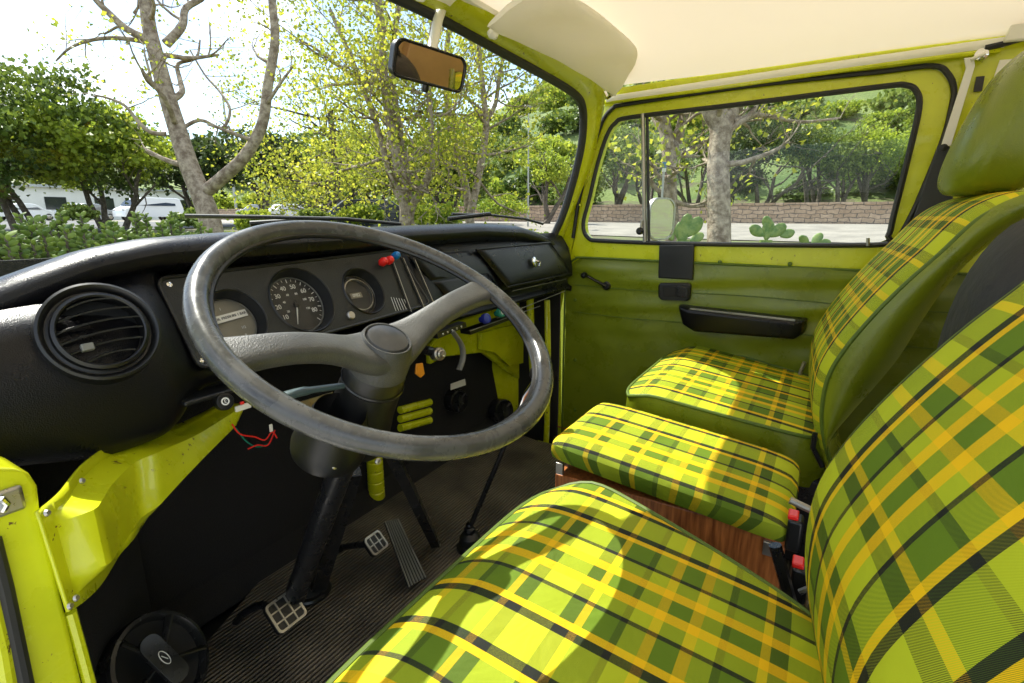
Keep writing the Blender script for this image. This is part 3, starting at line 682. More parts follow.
# radio blanking plate + glove box
def faceY(px, py): return RY(px, py, .703)
def panel_on(face_pts, name, mat, dy=.004, bev=.002):
    return MB().prism([face_pts], (0, dy, 0)).build(name, mat, dash, bevel=bev)
xl_, xr_ = .075, .235
def dpt(x, s, off=.0):
    # s = 0 bottom .. 1 top of the passenger side face
    y = .699+.034*s**1.1-off; return Vector((x, y, .738+.102*s))
def curved_panel(x0, x1, s0, s1, name, mat, off, bulge=.0, n=8):
    rows = []
    for i in range(n+1):
        s = s0+(s1-s0)*i/n; r_ = []
        for j in range(n+1):
            u_ = j/n; bb = bulge*(1-(2*u_-1)**4)*(1-(2*i/n-1)**4)
            r_.append(dpt(x0+(x1-x0)*u_+.09*(1-s), s, off+bb))
        rows.append(r_)
    return MB().grid(rows).build(name, mat, dash, solid=.005)
curved_panel(-.015, .190, .48, .99, 'blanking_plate', M['vinyl_black'], .004)
curved_panel(-.015, .190, .02, .44, 'blanking_plate', M['vinyl_black'], .004)
gb = curved_panel(.215, .600, .06, 1.02, 'glove_box_door', M['vinyl_black'], .012, .006, 12); gb['label'] = 'glove box door with a chrome turn latch'
e = [dpt(x, s, .015) for x, s in [(.300, .06), (.213, 1.02), (.598, 1.02), (.685, .06)]]
MB().tube([e[0], e[1], e[2], e[3]], .0022, 8, closed=True).build('door_trim', M['black'], gb)
pk = RP(551, 265, Vector((.5, .690, .78)), Vector((0, -1, 0)))
pk = RY(533, 258, .688); pk = RY(558, 262, .690)
pk = RY(532+2, 262, .690)
MB().lathe([(.014, 0), (.014, .003), (.011, .005), (0, .0055)], pk, (0, -1, .2), 28).build('latch', M['chrome'], gb)
MB().tube([pk+Vector((-.004, -.008, .004)), pk+Vector((.006, -.016, .0)), pk+Vector((.003, -.015, -.010))], .003, 8).build('latch_handle', M['chrome'], gb)
MB().tube([RY(512, 291, .694), RY(566, 279, .694)], .0014, 6).build('trim_strip', M['steel'], dash)
MB().tube([RY(497, 318, .694), RY(565, 291, .694)], .0014, 6).build('trim_strip', M['steel'], dash)
# certification plate behind the column
a = [RY(*p, .70) for p in [(300, 402), (333, 392), (328, 412), (297, 418)]]
pl_ = MB().prism([a], (0, .002, 0)).build('certification_plate', M['steel'], dash)
# label strip below the dash to the right of the wheel spoke
a = [RY(*p, .66) for p in [(437, 333), (466, 322), (467, 327), (438, 339)]]
MB().prism([a], (0, .02, 0)).build('lettered_strip', M['black'], dash, bevel=.001)
b = MB(); 
for k in range(5):
    q = RY(443+k*4.6, 333.5-k*1.85, .658); b.box(q, (.0042, .001, .0012)); b.box(q+Vector((.001, 0, -.0025)), (.003, .001, .0008))
b.build('lettering', M['white'], dash)

# loose wires
w = thing('loose_wires', RY(250, 435, .70), 'red and dark loose wires dangling beneath the switch shelf', 'wires')
MB().tube(smoothpts([RY(*p, .69) for p in [(232, 424), (240, 434), (255, 437), (265, 440), (272, 432), (277, 438)]], 5), .0011, 6).build('red_wire', M['red'], w)
MB().tube(smoothpts([RY(*p, .70) for p in [(236, 428), (246, 441), (258, 447), (270, 443)]], 5), .0011, 6).build('green_wire', M['teal'], w)
MB().tube(smoothpts([RY(*p, .695) for p in [(248, 449), (258, 445), (268, 445), (275, 430)]], 5), .0011, 6).build('red_wire', M['red'], w)
MB().box(RY(271, 428, .69), (.005, .003, .012)).build('connector', M['cream_lab'], w, bevel=.001)

# ================================================================== STEERING WHEEL
TL, YW = .529, -.122
wn = Vector((math.sin(YW)*math.sin(TL), -math.cos(YW)*math.sin(TL), math.cos(TL)))
wa = Vector((math.cos(YW), math.sin(YW), 0)); wb = wn.cross(wa); WC = Vector((-.381, .427, .804)); WRd = .196
sw = thing('steering_wheel', WC-wn*.05, 'big two spoke black steering wheel with worn grey rim and blank horn cap', 'steering wheel')
rim = [WC+wa*WRd*math.cos(a)+wb*WRd*math.sin(a) for a in np.linspace(0, 2*PI, 97)[:-1]]
MB().tube(rim, .0115, 18, closed=True, up=tuple(wn)).build('rim', M['wheel'], sw, smooth=80)
gr = []
for a in np.linspace(0, 2*PI, 97)[:-1]:
    gr.append(WC+wa*(WRd-.0115)*math.cos(a)+wb*(WRd-.0115)*math.sin(a)-wn*.003)
MB().tube(gr, .0035, 8, closed=True).build('rim_seam', M['black'], sw)
HC = RP(388, 338, WC-wn*.022, wn)      # hub top centre
MB().lathe([(0, .0035), (.014, .003), (.0235, .0005), (.0255, -.003)], HC, wn, 48).build('horn_cap', M['cap'], sw)
MB().lathe([(.0255, -.0035), (.0270, .0000), (.0285, .0000), (.0300, -.003), (.033, -.012), (.036, -.030), (.036, -.046), (.030, -.052)], HC, wn, 56).build('hub', M['spoke'], sw)
def spoke(px, py, px2, py2, lab):
    e = RP(px, py, WC-wn*.002, wn)
    e2 = WC + (e-WC).normalized()*(WRd-.006)
    d = (e2-HC); 
    rows = []
    ts = [0, .1, .22, .36, .5, .66, .82, .94, 1.0]
    s = wn.cross(d).normalized()
    for t in ts:
        c = HC + d*t
        # dish: flat near hub low, rise, then flat to the rim
        h = lerp(t, [(0, -.018), (.22, -.016), (.38, -.004), (.6, .004), (.85, .002), (1, -.002)])
        c = c + wn*h
        wdt = lerp(t, [(0, .034), (.15, .031), (.3, .0195), (.45, .0172), (.8, .0185), (.94, .0205), (1, .024)])
        th = lerp(t, [(0, .018), (.3, .014), (.7, .011), (1, .011)])
        ring = []
        for k in range(20):
            an = 2*PI*k/20; cx_, sy_ = math.cos(an), math.sin(an)
            fx = math.copysign(abs(cx_)**.55, cx_); fy = math.copysign(abs(sy_)**.7, sy_)
            ring.append(c + s*(wdt*fx) + wn*(th*fy - th*.35))
        rows.append(ring)
    return MB().grid(rows, closev=True).build('spoke', M['spoke'], sw, smooth=60, sub=1)
spoke(207, 357, 0, 0, ''); spoke(496, 285, 0, 0, '')
# seam lines where the spokes meet the rim covering
for (px, py, px2, py2) in [(231, 336, 243, 366), (477, 288, 492, 303)]:
    pass

# column
colm = thing('steering_column', (WC-wn*.66), 'black steering column with flared shroud and turn signal stalk under the wheel', 'steering column')
ca = -wn
ctop = HC - wn*.045
MB().lathe([(.034, 0), (.037, .006), (.038, .03), (.040, .07), (.044, .10), (.046, .125), (.038, .135), (.02, .14)], ctop, ca, 40).build('column_shroud', M['black'], colm)
cc = RP(332, 437, ctop+ca*.085, wn)
MB().lathe([(.030, -.045), (.038, -.02), (.042, 0), (.045, .012), (.044, .022), (.039, .026), (.03, .027)], cc, ca, 40).build('lower_collar', M['black'], colm)
MB().lathe([(.0385, .000), (.0395, .002), (.0385, .005)], ctop+ca*.02, ca, 40).build('shroud_ring', M['black_paint'], colm)
MB().tube([ctop+ca*.15, ctop+ca*.55], .018, 16).build('column_tube', M['black_paint'], colm)
st0 = ctop+ca*.025
MB().tube(smoothpts([st0, RP(340, 386, st0, wn), RP(305, 391, st0, wn), RP(285, 396, st0, wn)], 5), [.0055]*5+[.006]*5+[.008]*5+[.0075], 12, flat=.6).build('turn_signal_stalk', M['smoke'], colm)
# small lower brackets of the shroud
bp_ = ctop+ca*.155
for (px, py) in [(306, 456), (349, 452)]:
    MB().lathe([(.004, 0), (.004, .002), (.002, .003), (.0016, .001), (0, .001)], RP(px, py, ctop+ca*.115, wn)+Vector((.0, -.05, 0)), (-.2, -.9, .3), 16).build('screw', M['steel'], colm)
# black strut (column to floor)
a = RP(388, 408, ctop+ca*.12, wn); f1 = RZ(436, 545, FZ)
MB().tube([a+Vector((.0, .05, 0)), a.lerp(f1, .5)+Vector((.0, .02, 0)), f1], .013, 4, up=(1, 0, 0)).build('strut', M['black_paint'], colm)
f2 = RZ(318, 585, FZ+.03)
MB().tube([RY(352, 470, .62), f2], .019, 4, up=(1, .3, 0)).build('strut', M['black_paint'], colm)
MB().lathe([(.002, 0), (.006, .001), (.007, .003), (0, .004)], RZ(438, 546, FZ+.001), (0, 0, 1), 12).build('bolt', M['steel'], colm)

# yellow canister behind the pedals
c0 = RZ(377, 498, FZ+.004); can = thing('yellow_canister', c0, 'lime yellow cylinder with ring grooves standing behind the pedals', 'cylinder')
pr = [(.019, 0), (.021, .004)]
for k in range(4): pr += [(.021, .02+k*.028), (.0195, .022+k*.028), (.0195, .025+k*.028), (.021, .027+k*.028)]
pr += [(.021, .15), (.014, .16)]
MB().lathe(pr, c0, (0, 0, 1), 28).build('cylinder_body', M['paint'], can)

# ================================================================== PEDALS
def pedal(name, px, py, w, h, ry, rows_, cols_, lab, hz=.075, arm=None):
    c = RZ(px, py, FZ+hz); o = thing(name, Vector((c.x, c.y, FZ)), lab, 'pedal', 'floor pedals')
    n = Vector((.05, -.72, .70)).normalized(); x = Vector((math.cos(ry), math.sin(ry), 0)); x = (x-n*x.dot(n)).normalized(); y = n.cross(x)
    Mx = Matrix((x, y, n)).transposed()
    def bx(b, cx, cy, sx, sy, sz, oz): 
        q = MB().box((0, 0, 0), (sx, sy, sz), Mx); b.add([Vector(v)+c+x*cx+y*cy+n*oz for v in q.v], q.f)
    pl = [c+x*a+y*b_ for a, b_ in rrect(0, 0, w, h, .008)]
    pad = MB().prism([pl], -n*.008).build('pedal_pad', M['black'], o, bevel=.0015)
    fr_o = [c+x*a+y*b_+n*.0003 for a, b_ in rrect(0, 0, w, h, .008)]; fr_i = [c+x*a+y*b_+n*.0003 for a, b_ in rrect(0, 0, w-.008, h-.008, .005)][::-1]
    MB().prism([fr_o, fr_i], n*.0022).build('pad_frame', M['steel'], pad)
    b = MB()
    for k in range(1, cols_): bx(b, -w/2+w*k/cols_, 0, .0025, h-.008, .002, .001)
    for k in range(1, rows_): bx(b, 0, -h/2+h*k/rows_, w-.008, .0025, .0016, .001)
    b.build('pad_grid', M['steel'], pad)
    if arm: MB().tube(smoothpts([c-n*.006]+[RZ(a, b_, FZ+z) for a, b_, z in arm], 5), .007, 10).build('pedal_arm', M['black_paint'], o)
    return o
pedal('clutch_pedal', 286, 611, .056, .052, R(2), 3, 3, 'gridded clutch pedal pad nearest the driver door pillar', arm=[(262, 605, .06), (246, 612, .03), (236, 622, 0)])
pedal('brake_pedal', 376, 543, .044, .040, R(2), 2, 3, 'smaller gridded brake pedal pad beside the ribbed accelerator', arm=[(358, 545, .05), (342, 548, .03), (332, 556, 0)])
# floor cup of the clutch rod
c = RZ(310, 592, FZ+.004); cp = thing('pedal_boot', c, 'torn black rubber boot where the clutch rod meets the floor', 'boot')
MB().tube([c+Vector((.035*math.cos(a), .035*math.sin(a), .004)) for a in np.linspace(0, 2*PI, 25)[:-1]], .006, 8, closed=True).build('boot_ring', M['black'], cp)
MB().lathe([(.034, .002), (.026, .014), (.018, .022)], c, (0, 0, 1), 24).build('boot_cone', M['black_matt'], cp)
# accelerator
A4 = [RZ(362+22, 522, FZ+.085), RZ(399, 519, FZ+.085), RZ(427, 577, FZ+.02), RZ(408, 588, FZ+.02)]
acc = thing('accelerator_pedal', RZ(418, 582, FZ), 'long ribbed rubber accelerator pedal hinged at the floor', 'pedal', 'floor pedals')
nn = (A4[1]-A4[0]).cross(A4[2]-A4[0]).normalized(); nn = nn if nn.z > 0 else -nn
MB().prism([A4], -nn*.006).build('pedal_plate', M['black'], acc, bevel=.001)
for k in range(7):
    t = (k+.5)/7; a = A4[0].lerp(A4[1], t)+nn*.001; e = A4[3].lerp(A4[2], t)+nn*.001
    MB().tube([a, e], .0016, 6).build('rib', M['steel'] if k in (0, 6) else M['grey'], acc)

# ================================================================== GEAR LEVER, HAND BRAKE
g0 = RZ(470, 548, FZ)
gl_ = thing('gear_lever', g0, 'long thin black gear lever rising from a round rubber boot on the floor', 'gear lever')
MB().lathe([(.030, 0), (.030, .006), (.022, .012), (.024, .02), (.023, .03), (.015, .038), (.010, .04), (.013, .044), (.012, .050), (.008, .053), (.009, .058), (.006, .062)], g0, (0, 0, 1), 28).build('boot', M['black'], gl_)
k1 = Vector((.035, .50, .46))
pt = [g0+Vector((0, 0, .05)), RX(503, 450, g0.x+.012), RX(520, 408, g0.x+.02), RX(524, 396, g0.x+.022), RX(535, 380, g0.x+.022), RX(537, 374, g0.x+.022)]
MB().tube(pt[:3], [.006, .0055, .005], 12).build('lever_rod', M['black_paint'], gl_)
MB().tube(pt[2:5], .0045, 10).build('chrome_bend', M['chrome'], gl_)
MB().tube([p+Vector((.006, -.006, -.002)) for p in pt[2:5]], .0045, 10).build('brown_sleeve', M['brown'], gl_)
MB().lathe([(0, .018), (.010, .016), (.015, .006), (.014, -.006), (.006, -.014)], pt[5], (0, -.2, 1), 20).build('knob', M['black'], gl_)
hb = thing('hand_brake', RY(449, 345, .70), 'grey curved hand brake grip hanging below the dashboard', 'hand brake')
MB().tube(smoothpts([RY(*p, .66) for p in [(452, 331), (461, 344), (463, 357), (459, 370)]], 5), .0075, 12, flat=.55).build('grip', M['grey'], hb)
MB().tube([RY(452, 331, .66), RY(446, 326, .74)], .006, 10).build('rod', M['black'], hb)
ig = thing('ignition_lock', RY(438, 354, .68), 'round steel ignition lock with an amber key fob beneath the dashboard', 'lock')
MB().lathe([(.014, -.02), (.014, .0), (.010, .002), (.010, .008), (.0065, .010), (.0065, .014), (0, .0145)], RY(440, 354, .68), (-.3, -.9, .2), 24).build('lock_barrel', M['steel'], ig)
MB().tube([RY(425, 350, .70), RY(440, 354, .70)], .010, 10).build('lock_arm', M['black_paint'], ig)
MB().prism([[RY(*p, .68) for p in [(417, 364), (423, 363), (425, 374), (421, 378), (416, 374)]]], (0, .004, 0)).build('key_fob', M['amber'], ig, bevel=.001)

# ================================================================== SPEAKERS
def speaker(c, n, r, lab, name='door_speaker', logo=True):
    o = thing(name, c, lab, 'speaker', 'round black cab speakers')
    n = Vector(n).normalized(); x = Vector((0, 0, 1)); x = (x-n*x.dot(n)).normalized(); y = n.cross(x)
    MB().lathe([(r, -.03), (r, .002), (r*.97, .008), (r*.90, .009), (r*.86, .004), (r*.84, -.006)], c, n, 48).build('ring', M['speaker'], o)
    MB().lathe([(r*.84, -.004), (r*.3, -.022), (0, -.024)], c, n, 40).build('cone', M['black_matt'], o)
    for k in range(5):
        an = R(72*k+20); u = x*math.cos(an)+y*math.sin(an)
        MB().tube([c+n*.004+u*r*.2, c+n*.008+u*r*.88], [r*.05, r*.09], 8, flat=.5).build('grille_spoke', M['speaker'], o)
    b = MB().prism([[c+n*.006+x*a+y*b_ for a, b_ in rrect(0, 0, r*1.15, r*.46, r*.2)]], n*.006).build('badge_bar', M['speaker'], o, bevel=.002)
    if logo:
        e = [c+n*.0125+x*(r*.02+.0115*math.cos(t))*1+y*(.0055*math.sin(t)) for t in np.linspace(0, 2*PI, 25)[:-1]]
        MB().tube(e, .0007, 6, closed=True).build('badge_oval', M['white'], b)
        MB().tube([c+n*.0126+x*(r*.02-.005)-y*.002, c+n*.0126+x*(r*.02+.005)+y*.002], .0007, 6).build('badge_stroke', M['white'], b)
    return o
sc = RZ(160, 662, FZ+.075)
speaker(sc, (.35, -.70, .62), .074, 'large round black speaker with an oval badge in the corner by the left wheel arch')
speaker(RY(458, 401, .93), (-.2, -1, .1), .036, 'round black speaker on the bulkhead below the grey paper tag', logo=False)
speaker(RY(503, 411, .90), (-.3, -1, .2), .042, 'round black speaker in the passenger footwell behind the gear lever', logo=False)
tg = MB().prism([[RY(*p, .915) for p in [(451, 384), (465, 379), (466, 385), (451, 390)]]], (0, .002, 0)).build('paper_tag', M['cream_lab'], None)
tag(tg, 'small pale paper tag stuck on the black bulkhead above a speaker', 'tag')

# ================================================================== PASSENGER DOOR
door = thing('passenger_door', (.77, .2, .13), 'closed passenger door, lime painted frame above a dark green vinyl card', 'door')
win = smoothpts([RX(*p, .755) for p in [(583, 224), (589, 199), (597, 165), (606, 137), (615, 123), (632, 117), (741, 104), (877, 87), (906, 85), (917, 92), (919, 109), (909, 154), (894, 214), (888, 236), (874, 245), (696, 244), (605, 241), (588, 238)]], 4, closed=True)
dout = smoothpts(door_gap, 3)
dout = [Vector((.757, p.y*1.0, p.z)) for p in dout]
cx_ = sum((p.y for p in dout))/len(dout)
frame_out = [Vector((.760, p.y+(.004 if p.y < cx_ else -.004), p.z-.004)) for p in dout] + [Vector((.760, -.27, .76)), Vector((.760, .73, .76))]
MB().prism([frame_out, [Vector((.760, p.y, p.z)) for p in win][::-1]], (.035, 0, 0)).build('window_frame', M['paint'], door, bevel=.006, seg=3)
MB().tube([Vector((.757, p.y, p.z)) for p in win], .0065, 8, closed=True).build('window_gasket', M['rubber'], door)
MB().prism([[Vector((.775, p.y, p.z)) for p in win]], (.003, 0, 0)).build('window_glass', M['glass'], door)
a = RX(643, 114, .757); c = RX(645, 242, .757)
MB().tube([a, c], .0065, 8, flat=1.4).build('quarterlight_post', M['steel'], door)
MB().tube([a+Vector((0, -.012, 0)), c+Vector((0, -.012, 0))], .0045, 8).build('post_seal', M['rubber'], door)
MB().lathe([(.007, 0), (.011, .006), (.011, .014), (.006, .018), (0, .018)], RX(641, 231, .757), (-1, 0, 0), 18).build('quarterlight_catch', M['black'], door)
MB().tube([RX(641, 228, .75), RX(642, 220, .748)], .004, 8).build('catch_lever', M['steel'], door)
MB().tube([RX(868, 246, .75), RX(868, 238, .75)], .004, 8).build('lock_button', M['steel'], door)
# card
card = [(.735, .12), (-.31, .12), (-.31, .79), (-.10, .787), (.3, .787), (.66, .790), (.70, .786), (.722, .770), (.735, .74)]
rows = []; ys = np.linspace(.733, -.31, 60); zs = np.linspace(.125, .787, 60)
for z in zs:
    r_ = []
    for y in ys:
        wv = .0030*math.sin(z*75+math.sin(y*5)*1.3+y*4+math.sin(y*13+z*20)*.8)*max(0, min(1, (z-.45)/.25)) + .0010*math.sin(z*160+y*11)*max(0, min(1, (z-.5)/.2)) + .0016*math.sin(y*16+z*9)+.0010*math.sin(y*31-z*23+math.sin(z*40))
        yy = min(y, .733-.05*max(0, (z-.737)/.05)**2)
        r_.append((.752-wv-.004*max(0, min(1, (z-.3)/.4)), yy, z))
    rows.append(r_)
M['card'+'v'] = M['green_vinyl']
MB().grid(rows).build('door_card', M['green_vinyl'], door, smooth=80)
pts = [Vector((.748, y, z)) for y, z in [(.735, .14), (.735, .74), (.722, .768), (.70, .784), (.66, .789), (.3, .788), (-.10, .787), (-.31, .79)]]
MB().tube(smoothpts(pts, 4), .0035, 8).build('card_edge', M['piping'], door)
MB().tube([RX(535, 420, .748), RX(570, 430, .748), RX(640, 445, .748)], .0025, 6).build('lower_bead', M['brown'], door)
for z_ in (.70, .61):
    MB().tube([(.7455, y_, z_+.003*math.sin(y_*9)) for y_ in np.linspace(.70, -.28, 24)], .0013, 6).build('card_seam', M['piping'], door)
for (px, py) in [(575, 300), (575, 360), (575, 410), (720, 262), (790, 264)]:
    MB().lathe([(0, .0025), (.004, .002), (.006, 0)], RX(px, py, .7465), (-1, 0, 0), 12).build('card_clip', M['piping'], door)
# window crank
w0 = RX(606, 286, .742); w1 = RX(585, 275, .735)
cr_o = MB().tube([w0, w0.lerp(w1, .5), w1], [.0075, .006, .0065], 12, flat=.7).build('window_crank', M['black'], door)
MB().lathe([(.014, 0), (.014, .010), (.010, .014), (0, .0145)], w0+Vector((.012, 0, 0)), (-1, 0, 0), 24).build('crank_hub', M['black'], cr_o)
MB().lathe([(.009, 0), (.010, .012), (.007, .018), (0, .019)], w1, (-1, 0, 0), 18).build('crank_knob', M['black'], cr_o)
# black patch and lever recess
def rectX(x, x2, pts, name, mat, bev, par): return MB().prism([[RX(*p, x) for p in pts]], (x2-x, 0, 0)).build(name, mat, par, bevel=bev)
rectX(.740, .750, [(659, 245), (694, 245), (693, 280), (658, 278)], 'black_patch', M['black'], .003, door)
lr = rectX(.736, .748, [(660, 283), (689, 283), (691, 286), (690, 299), (687, 301), (661, 300), (658, 297), (658, 286)], 'lever_plate', M['black'], .004, door)
rectX(.732, .737, [(663, 287), (676, 287), (676, 297), (663, 296)], 'recess', M['black_matt'], .001, lr)
rectX(.728, .735, [(677, 286), (688, 287), (688, 298), (677, 297)], 'release_lever', M['black_paint'], .002, lr)
# armrest
ar = [[RX(*p, .745) for p in [(680, 304), (808, 318), (806, 330), (798, 336), (695, 328), (684, 321)]]]
q0 = MB()
prof = ar[0]
rws = [[p for p in prof], [p+Vector((-.02, 0, .0)) for p in prof], [p+Vector((-.045, 0, -.002)) for p in [a*.96+sum(prof, Vector())/6*.04 for a in prof]], [p+Vector((-.055, 0, -.002)) for p in [a*.8+sum(prof, Vector())/6*.2 for a in prof]]]
q0.grid(rws, closev=True); q0.f.append(tuple(range(18, 24))); q0.build('armrest', M['vinyl_black'], door, bevel=.005, smooth=50, seg=3)
MB().tube([RX(*p, .700) for p in [(690, 309), (795, 321)]], .004, 8).build('armrest_seam', M['grey'], door)

dd = thing('driver_door', (-.80, .62, .13), 'driver door swung wide open ahead of the camera, out of frame at left', 'door')
def dq(u, z): return Vector((-.80-u*.86, .74+u*.30, z))
MB().prism([[dq(0, .12), dq(1, .12), dq(1, .84), dq(0, .84)]], (.012, .034, 0)).build('door_shell', M['paint'], dd, bevel=.006)
MB().prism([[dq(.03, .15)+Vector((0, -.004, 0)), dq(.97, .15)+Vector((0, -.004, 0)), dq(.97, .80)+Vector((0, -.004, 0)), dq(.03, .80)+Vector((0, -.004, 0))]], (.001, .003, 0)).build('door_card', M['green_vinyl'], dd)
MB().tube(smoothpts([dq(.02, .85), dq(.08, 1.05), dq(.16, 1.22), dq(.9, 1.24), dq(.98, 1.15), dq(1.0, .85)], 5), .022, 10, flat=.7).build('window_frame', M['paint'], dd)
MB().prism([[dq(.03, .845), dq(.17, 1.21), dq(.92, 1.22), dq(.98, .845)]], (.001, .004, 0)).build('window_glass', M['glass'], dd)
MB().box(dq(.45, .66)+Vector((-.01, -.03, 0)), (.30, .05, .035), Matrix.Rotation(-.335, 3, 'Z')).build('armrest', M['vinyl_black'], dd, bevel=.008)
# exterior mirror outside the passenger window
sm_ = thing('side_mirror', RX(664, 238, 1.0), 'rounded exterior mirror head outside the passenger quarterlight, reflecting foliage', 'mirror')
oc = RX(662.5, 219, 1.02)
xx = Vector((.35, .94, 0)).normalized(); 
yy_ = Vector((.50, .86, .0)).normalized(); zz = Vector((0, 0, 1)); xx = yy_.cross(zz).normalized(); zz = xx.cross(yy_)
o1 = [oc+xx*a+zz*b_ for a, b_ in rrect(0, 0, .118, .142, .040)]
i1 = [oc+xx*a+zz*b_ for a, b_ in rrect(0, 0, .108, .132, .036)]
MB().prism([o1, i1[::-1]], yy_*.018).build('mirror_rim', M['steel'], sm_)
MB().prism([[p_+yy_*.003 for p_ in i1]], yy_*.006).build('mirror_glass', M['mirror_clear'], sm_)
MB().tube([oc-zz*.07+yy_*.02, Vector((.86, oc.y+.18, .80)), Vector((.80, oc.y+.25, .80))], .006, 8).build('mirror_arm', M['steel'], sm_)

# ================================================================== MIRROR, VISORS, BELT
mr_ = thing('rear_view_mirror', (0, .64, 1.27), 'black rimmed rear view mirror on a cream stem, tinted reflection of the seats', 'mirror')
mc = RY(431, 64, .595)
tgt = Vector((-.25, -.35, 0.70))
nm = ((CP-mc).normalized() + (Vector((.36, -.25, .96))-mc).normalized()).normalized()
# oriented so that its outline reads as in the photograph
mxd = (RY(470, 76, .575)-RY(393, 53, .615)).normalized(); nm = (nm-mxd*nm.dot(mxd)).normalized(); myd = nm.cross(mxd)
if myd.z < 0: myd = -myd
outm = []
for a, b_ in rrect(0, 0, .138, .052, .013, 6): outm.append(mc+mxd*a+myd*(b_-.006*(2*a/.138)**2))
inn = [mc+(p-mc)*.93 for p in outm]
MB().prism([outm], -nm*.014).build('mirror_housing', M['black'], mr_, bevel=.003)
MB().tube([p+nm*.001 for p in outm], .0026, 8, closed=True).build('mirror_rim', M['black_paint'], mr_)
MB().prism([[p+nm*.001 for p in inn]], nm*.001).build('mirror_glass', M['mirror'], mr_)
MB().tube([mc-nm*.012, RY(433, 45, .63), RY(438, 20, .645), RY(447, -14, .655)], [.006, .009, .009, .014], 14, flat=.8).build('mirror_stem', M['cream'], mr_)
MB().lathe([(.006, 0), (.006, .012), (.004, .016)], mc-myd*.028-nm*.006, -myd, 14).build('tilt_tab', M['black'], mr_)

def visor(sg, lab):
    o = thing('sun_visor', (sg*.4, .60, 1.28), lab, 'sun visor', 'cream sun visors')
    rows = []
    n = 36
    for i in range(n+1):
        t = i/n; x = sg*(.055+.655*t)
        w = .112*(1-.72*max(0, (t-.70)/.30)**1.6)   # depth toward the rear
        th = .020*(1-.4*max(0, (t-.85)/.15))*(.3+.7*min(1, t/.05))
        if t > .985: w *= .8; th *= .6
        yf = .578-.012*math.sin(t*3); zf = 1.252+.006*math.sin(t*PI)
        ring = []
        for k in range(24):
            an = 2*PI*k/24; cx1 = math.cos(an); sy1 = math.sin(an)
            u = (1-cx1)/2      # 0 front .. 1 rear
            y = yf-w*u; z = zf+.055*u**.8 + th*math.copysign(abs(sy1)**.8, sy1)*(1+.10*math.sin(x*34+u*5)) - .007*math.sin(x*19+1.7*math.sin(u*4))*math.sin(PI*u) 
            ring.append((x, y, z))
        rows.append(ring)
    b = MB().grid(rows, closev=True); b.f.append(tuple(range(24))[::-1]); b.f.append(tuple(range(n*24, n*24+24)))
    b.build('visor_pad', M['visor'], o, smooth=70)
    MB().lathe([(.011, 0), (.011, .008), (.004, .016), (0, .017)], Vector((sg*.105, .600, 1.262)), (0, -.6, -1), 18).build('visor_clip', M['cream'], o)
    MB().tube([Vector((sg*.69, .600, 1.262)), Vector((sg*.69, .590, 1.245)), Vector((sg*.68, .575, 1.250))], .0055, 8).build('visor_hinge', M['chrome'], o)
visor(1, 'cream padded sun visor folded up above the passenger side of the windscreen')
visor(-1, 'cream padded sun visor folded up above the steering wheel side')

bl = thing('seat_belt', RX(945, 145, .73), 'pale upper belt strap and dark webbing hanging behind the passenger seat', 'seat belt')
MB().prism([[RX(*p, .735) for p in [(964, 58), (974, 57), (975, 66), (951, 146), (941, 146), (966, 68)]]], (.004, 0, 0)).build('belt_cover', M['strap'], bl, bevel=.001)
MB().lathe([(.012, 0), (.012, .006), (.006, .009), (0, .009)], RX(981, 55, .738), (-1, 0, 0), 18).build('belt_anchor', M['chrome'], bl)
MB().tube([RX(970, 60, .733), RX(985, 54, .733)], .008, 10, flat=.5).build('anchor_link', M['white_trim'], bl)
MB().prism([[RX(*p, .715) for p in [(938, 145), (950, 146), (955, 225), (905, 245), (918, 205)]]], (.006, 0, 0)).build('dark_webbing', M['belt_dark'], bl, bevel=.002)
MB().lathe([(.008, 0), (.008, .008), (0, .009)], RX(943, 148, .722), (-1, 0, 0), 14).build('belt_loop', M['black'], bl)

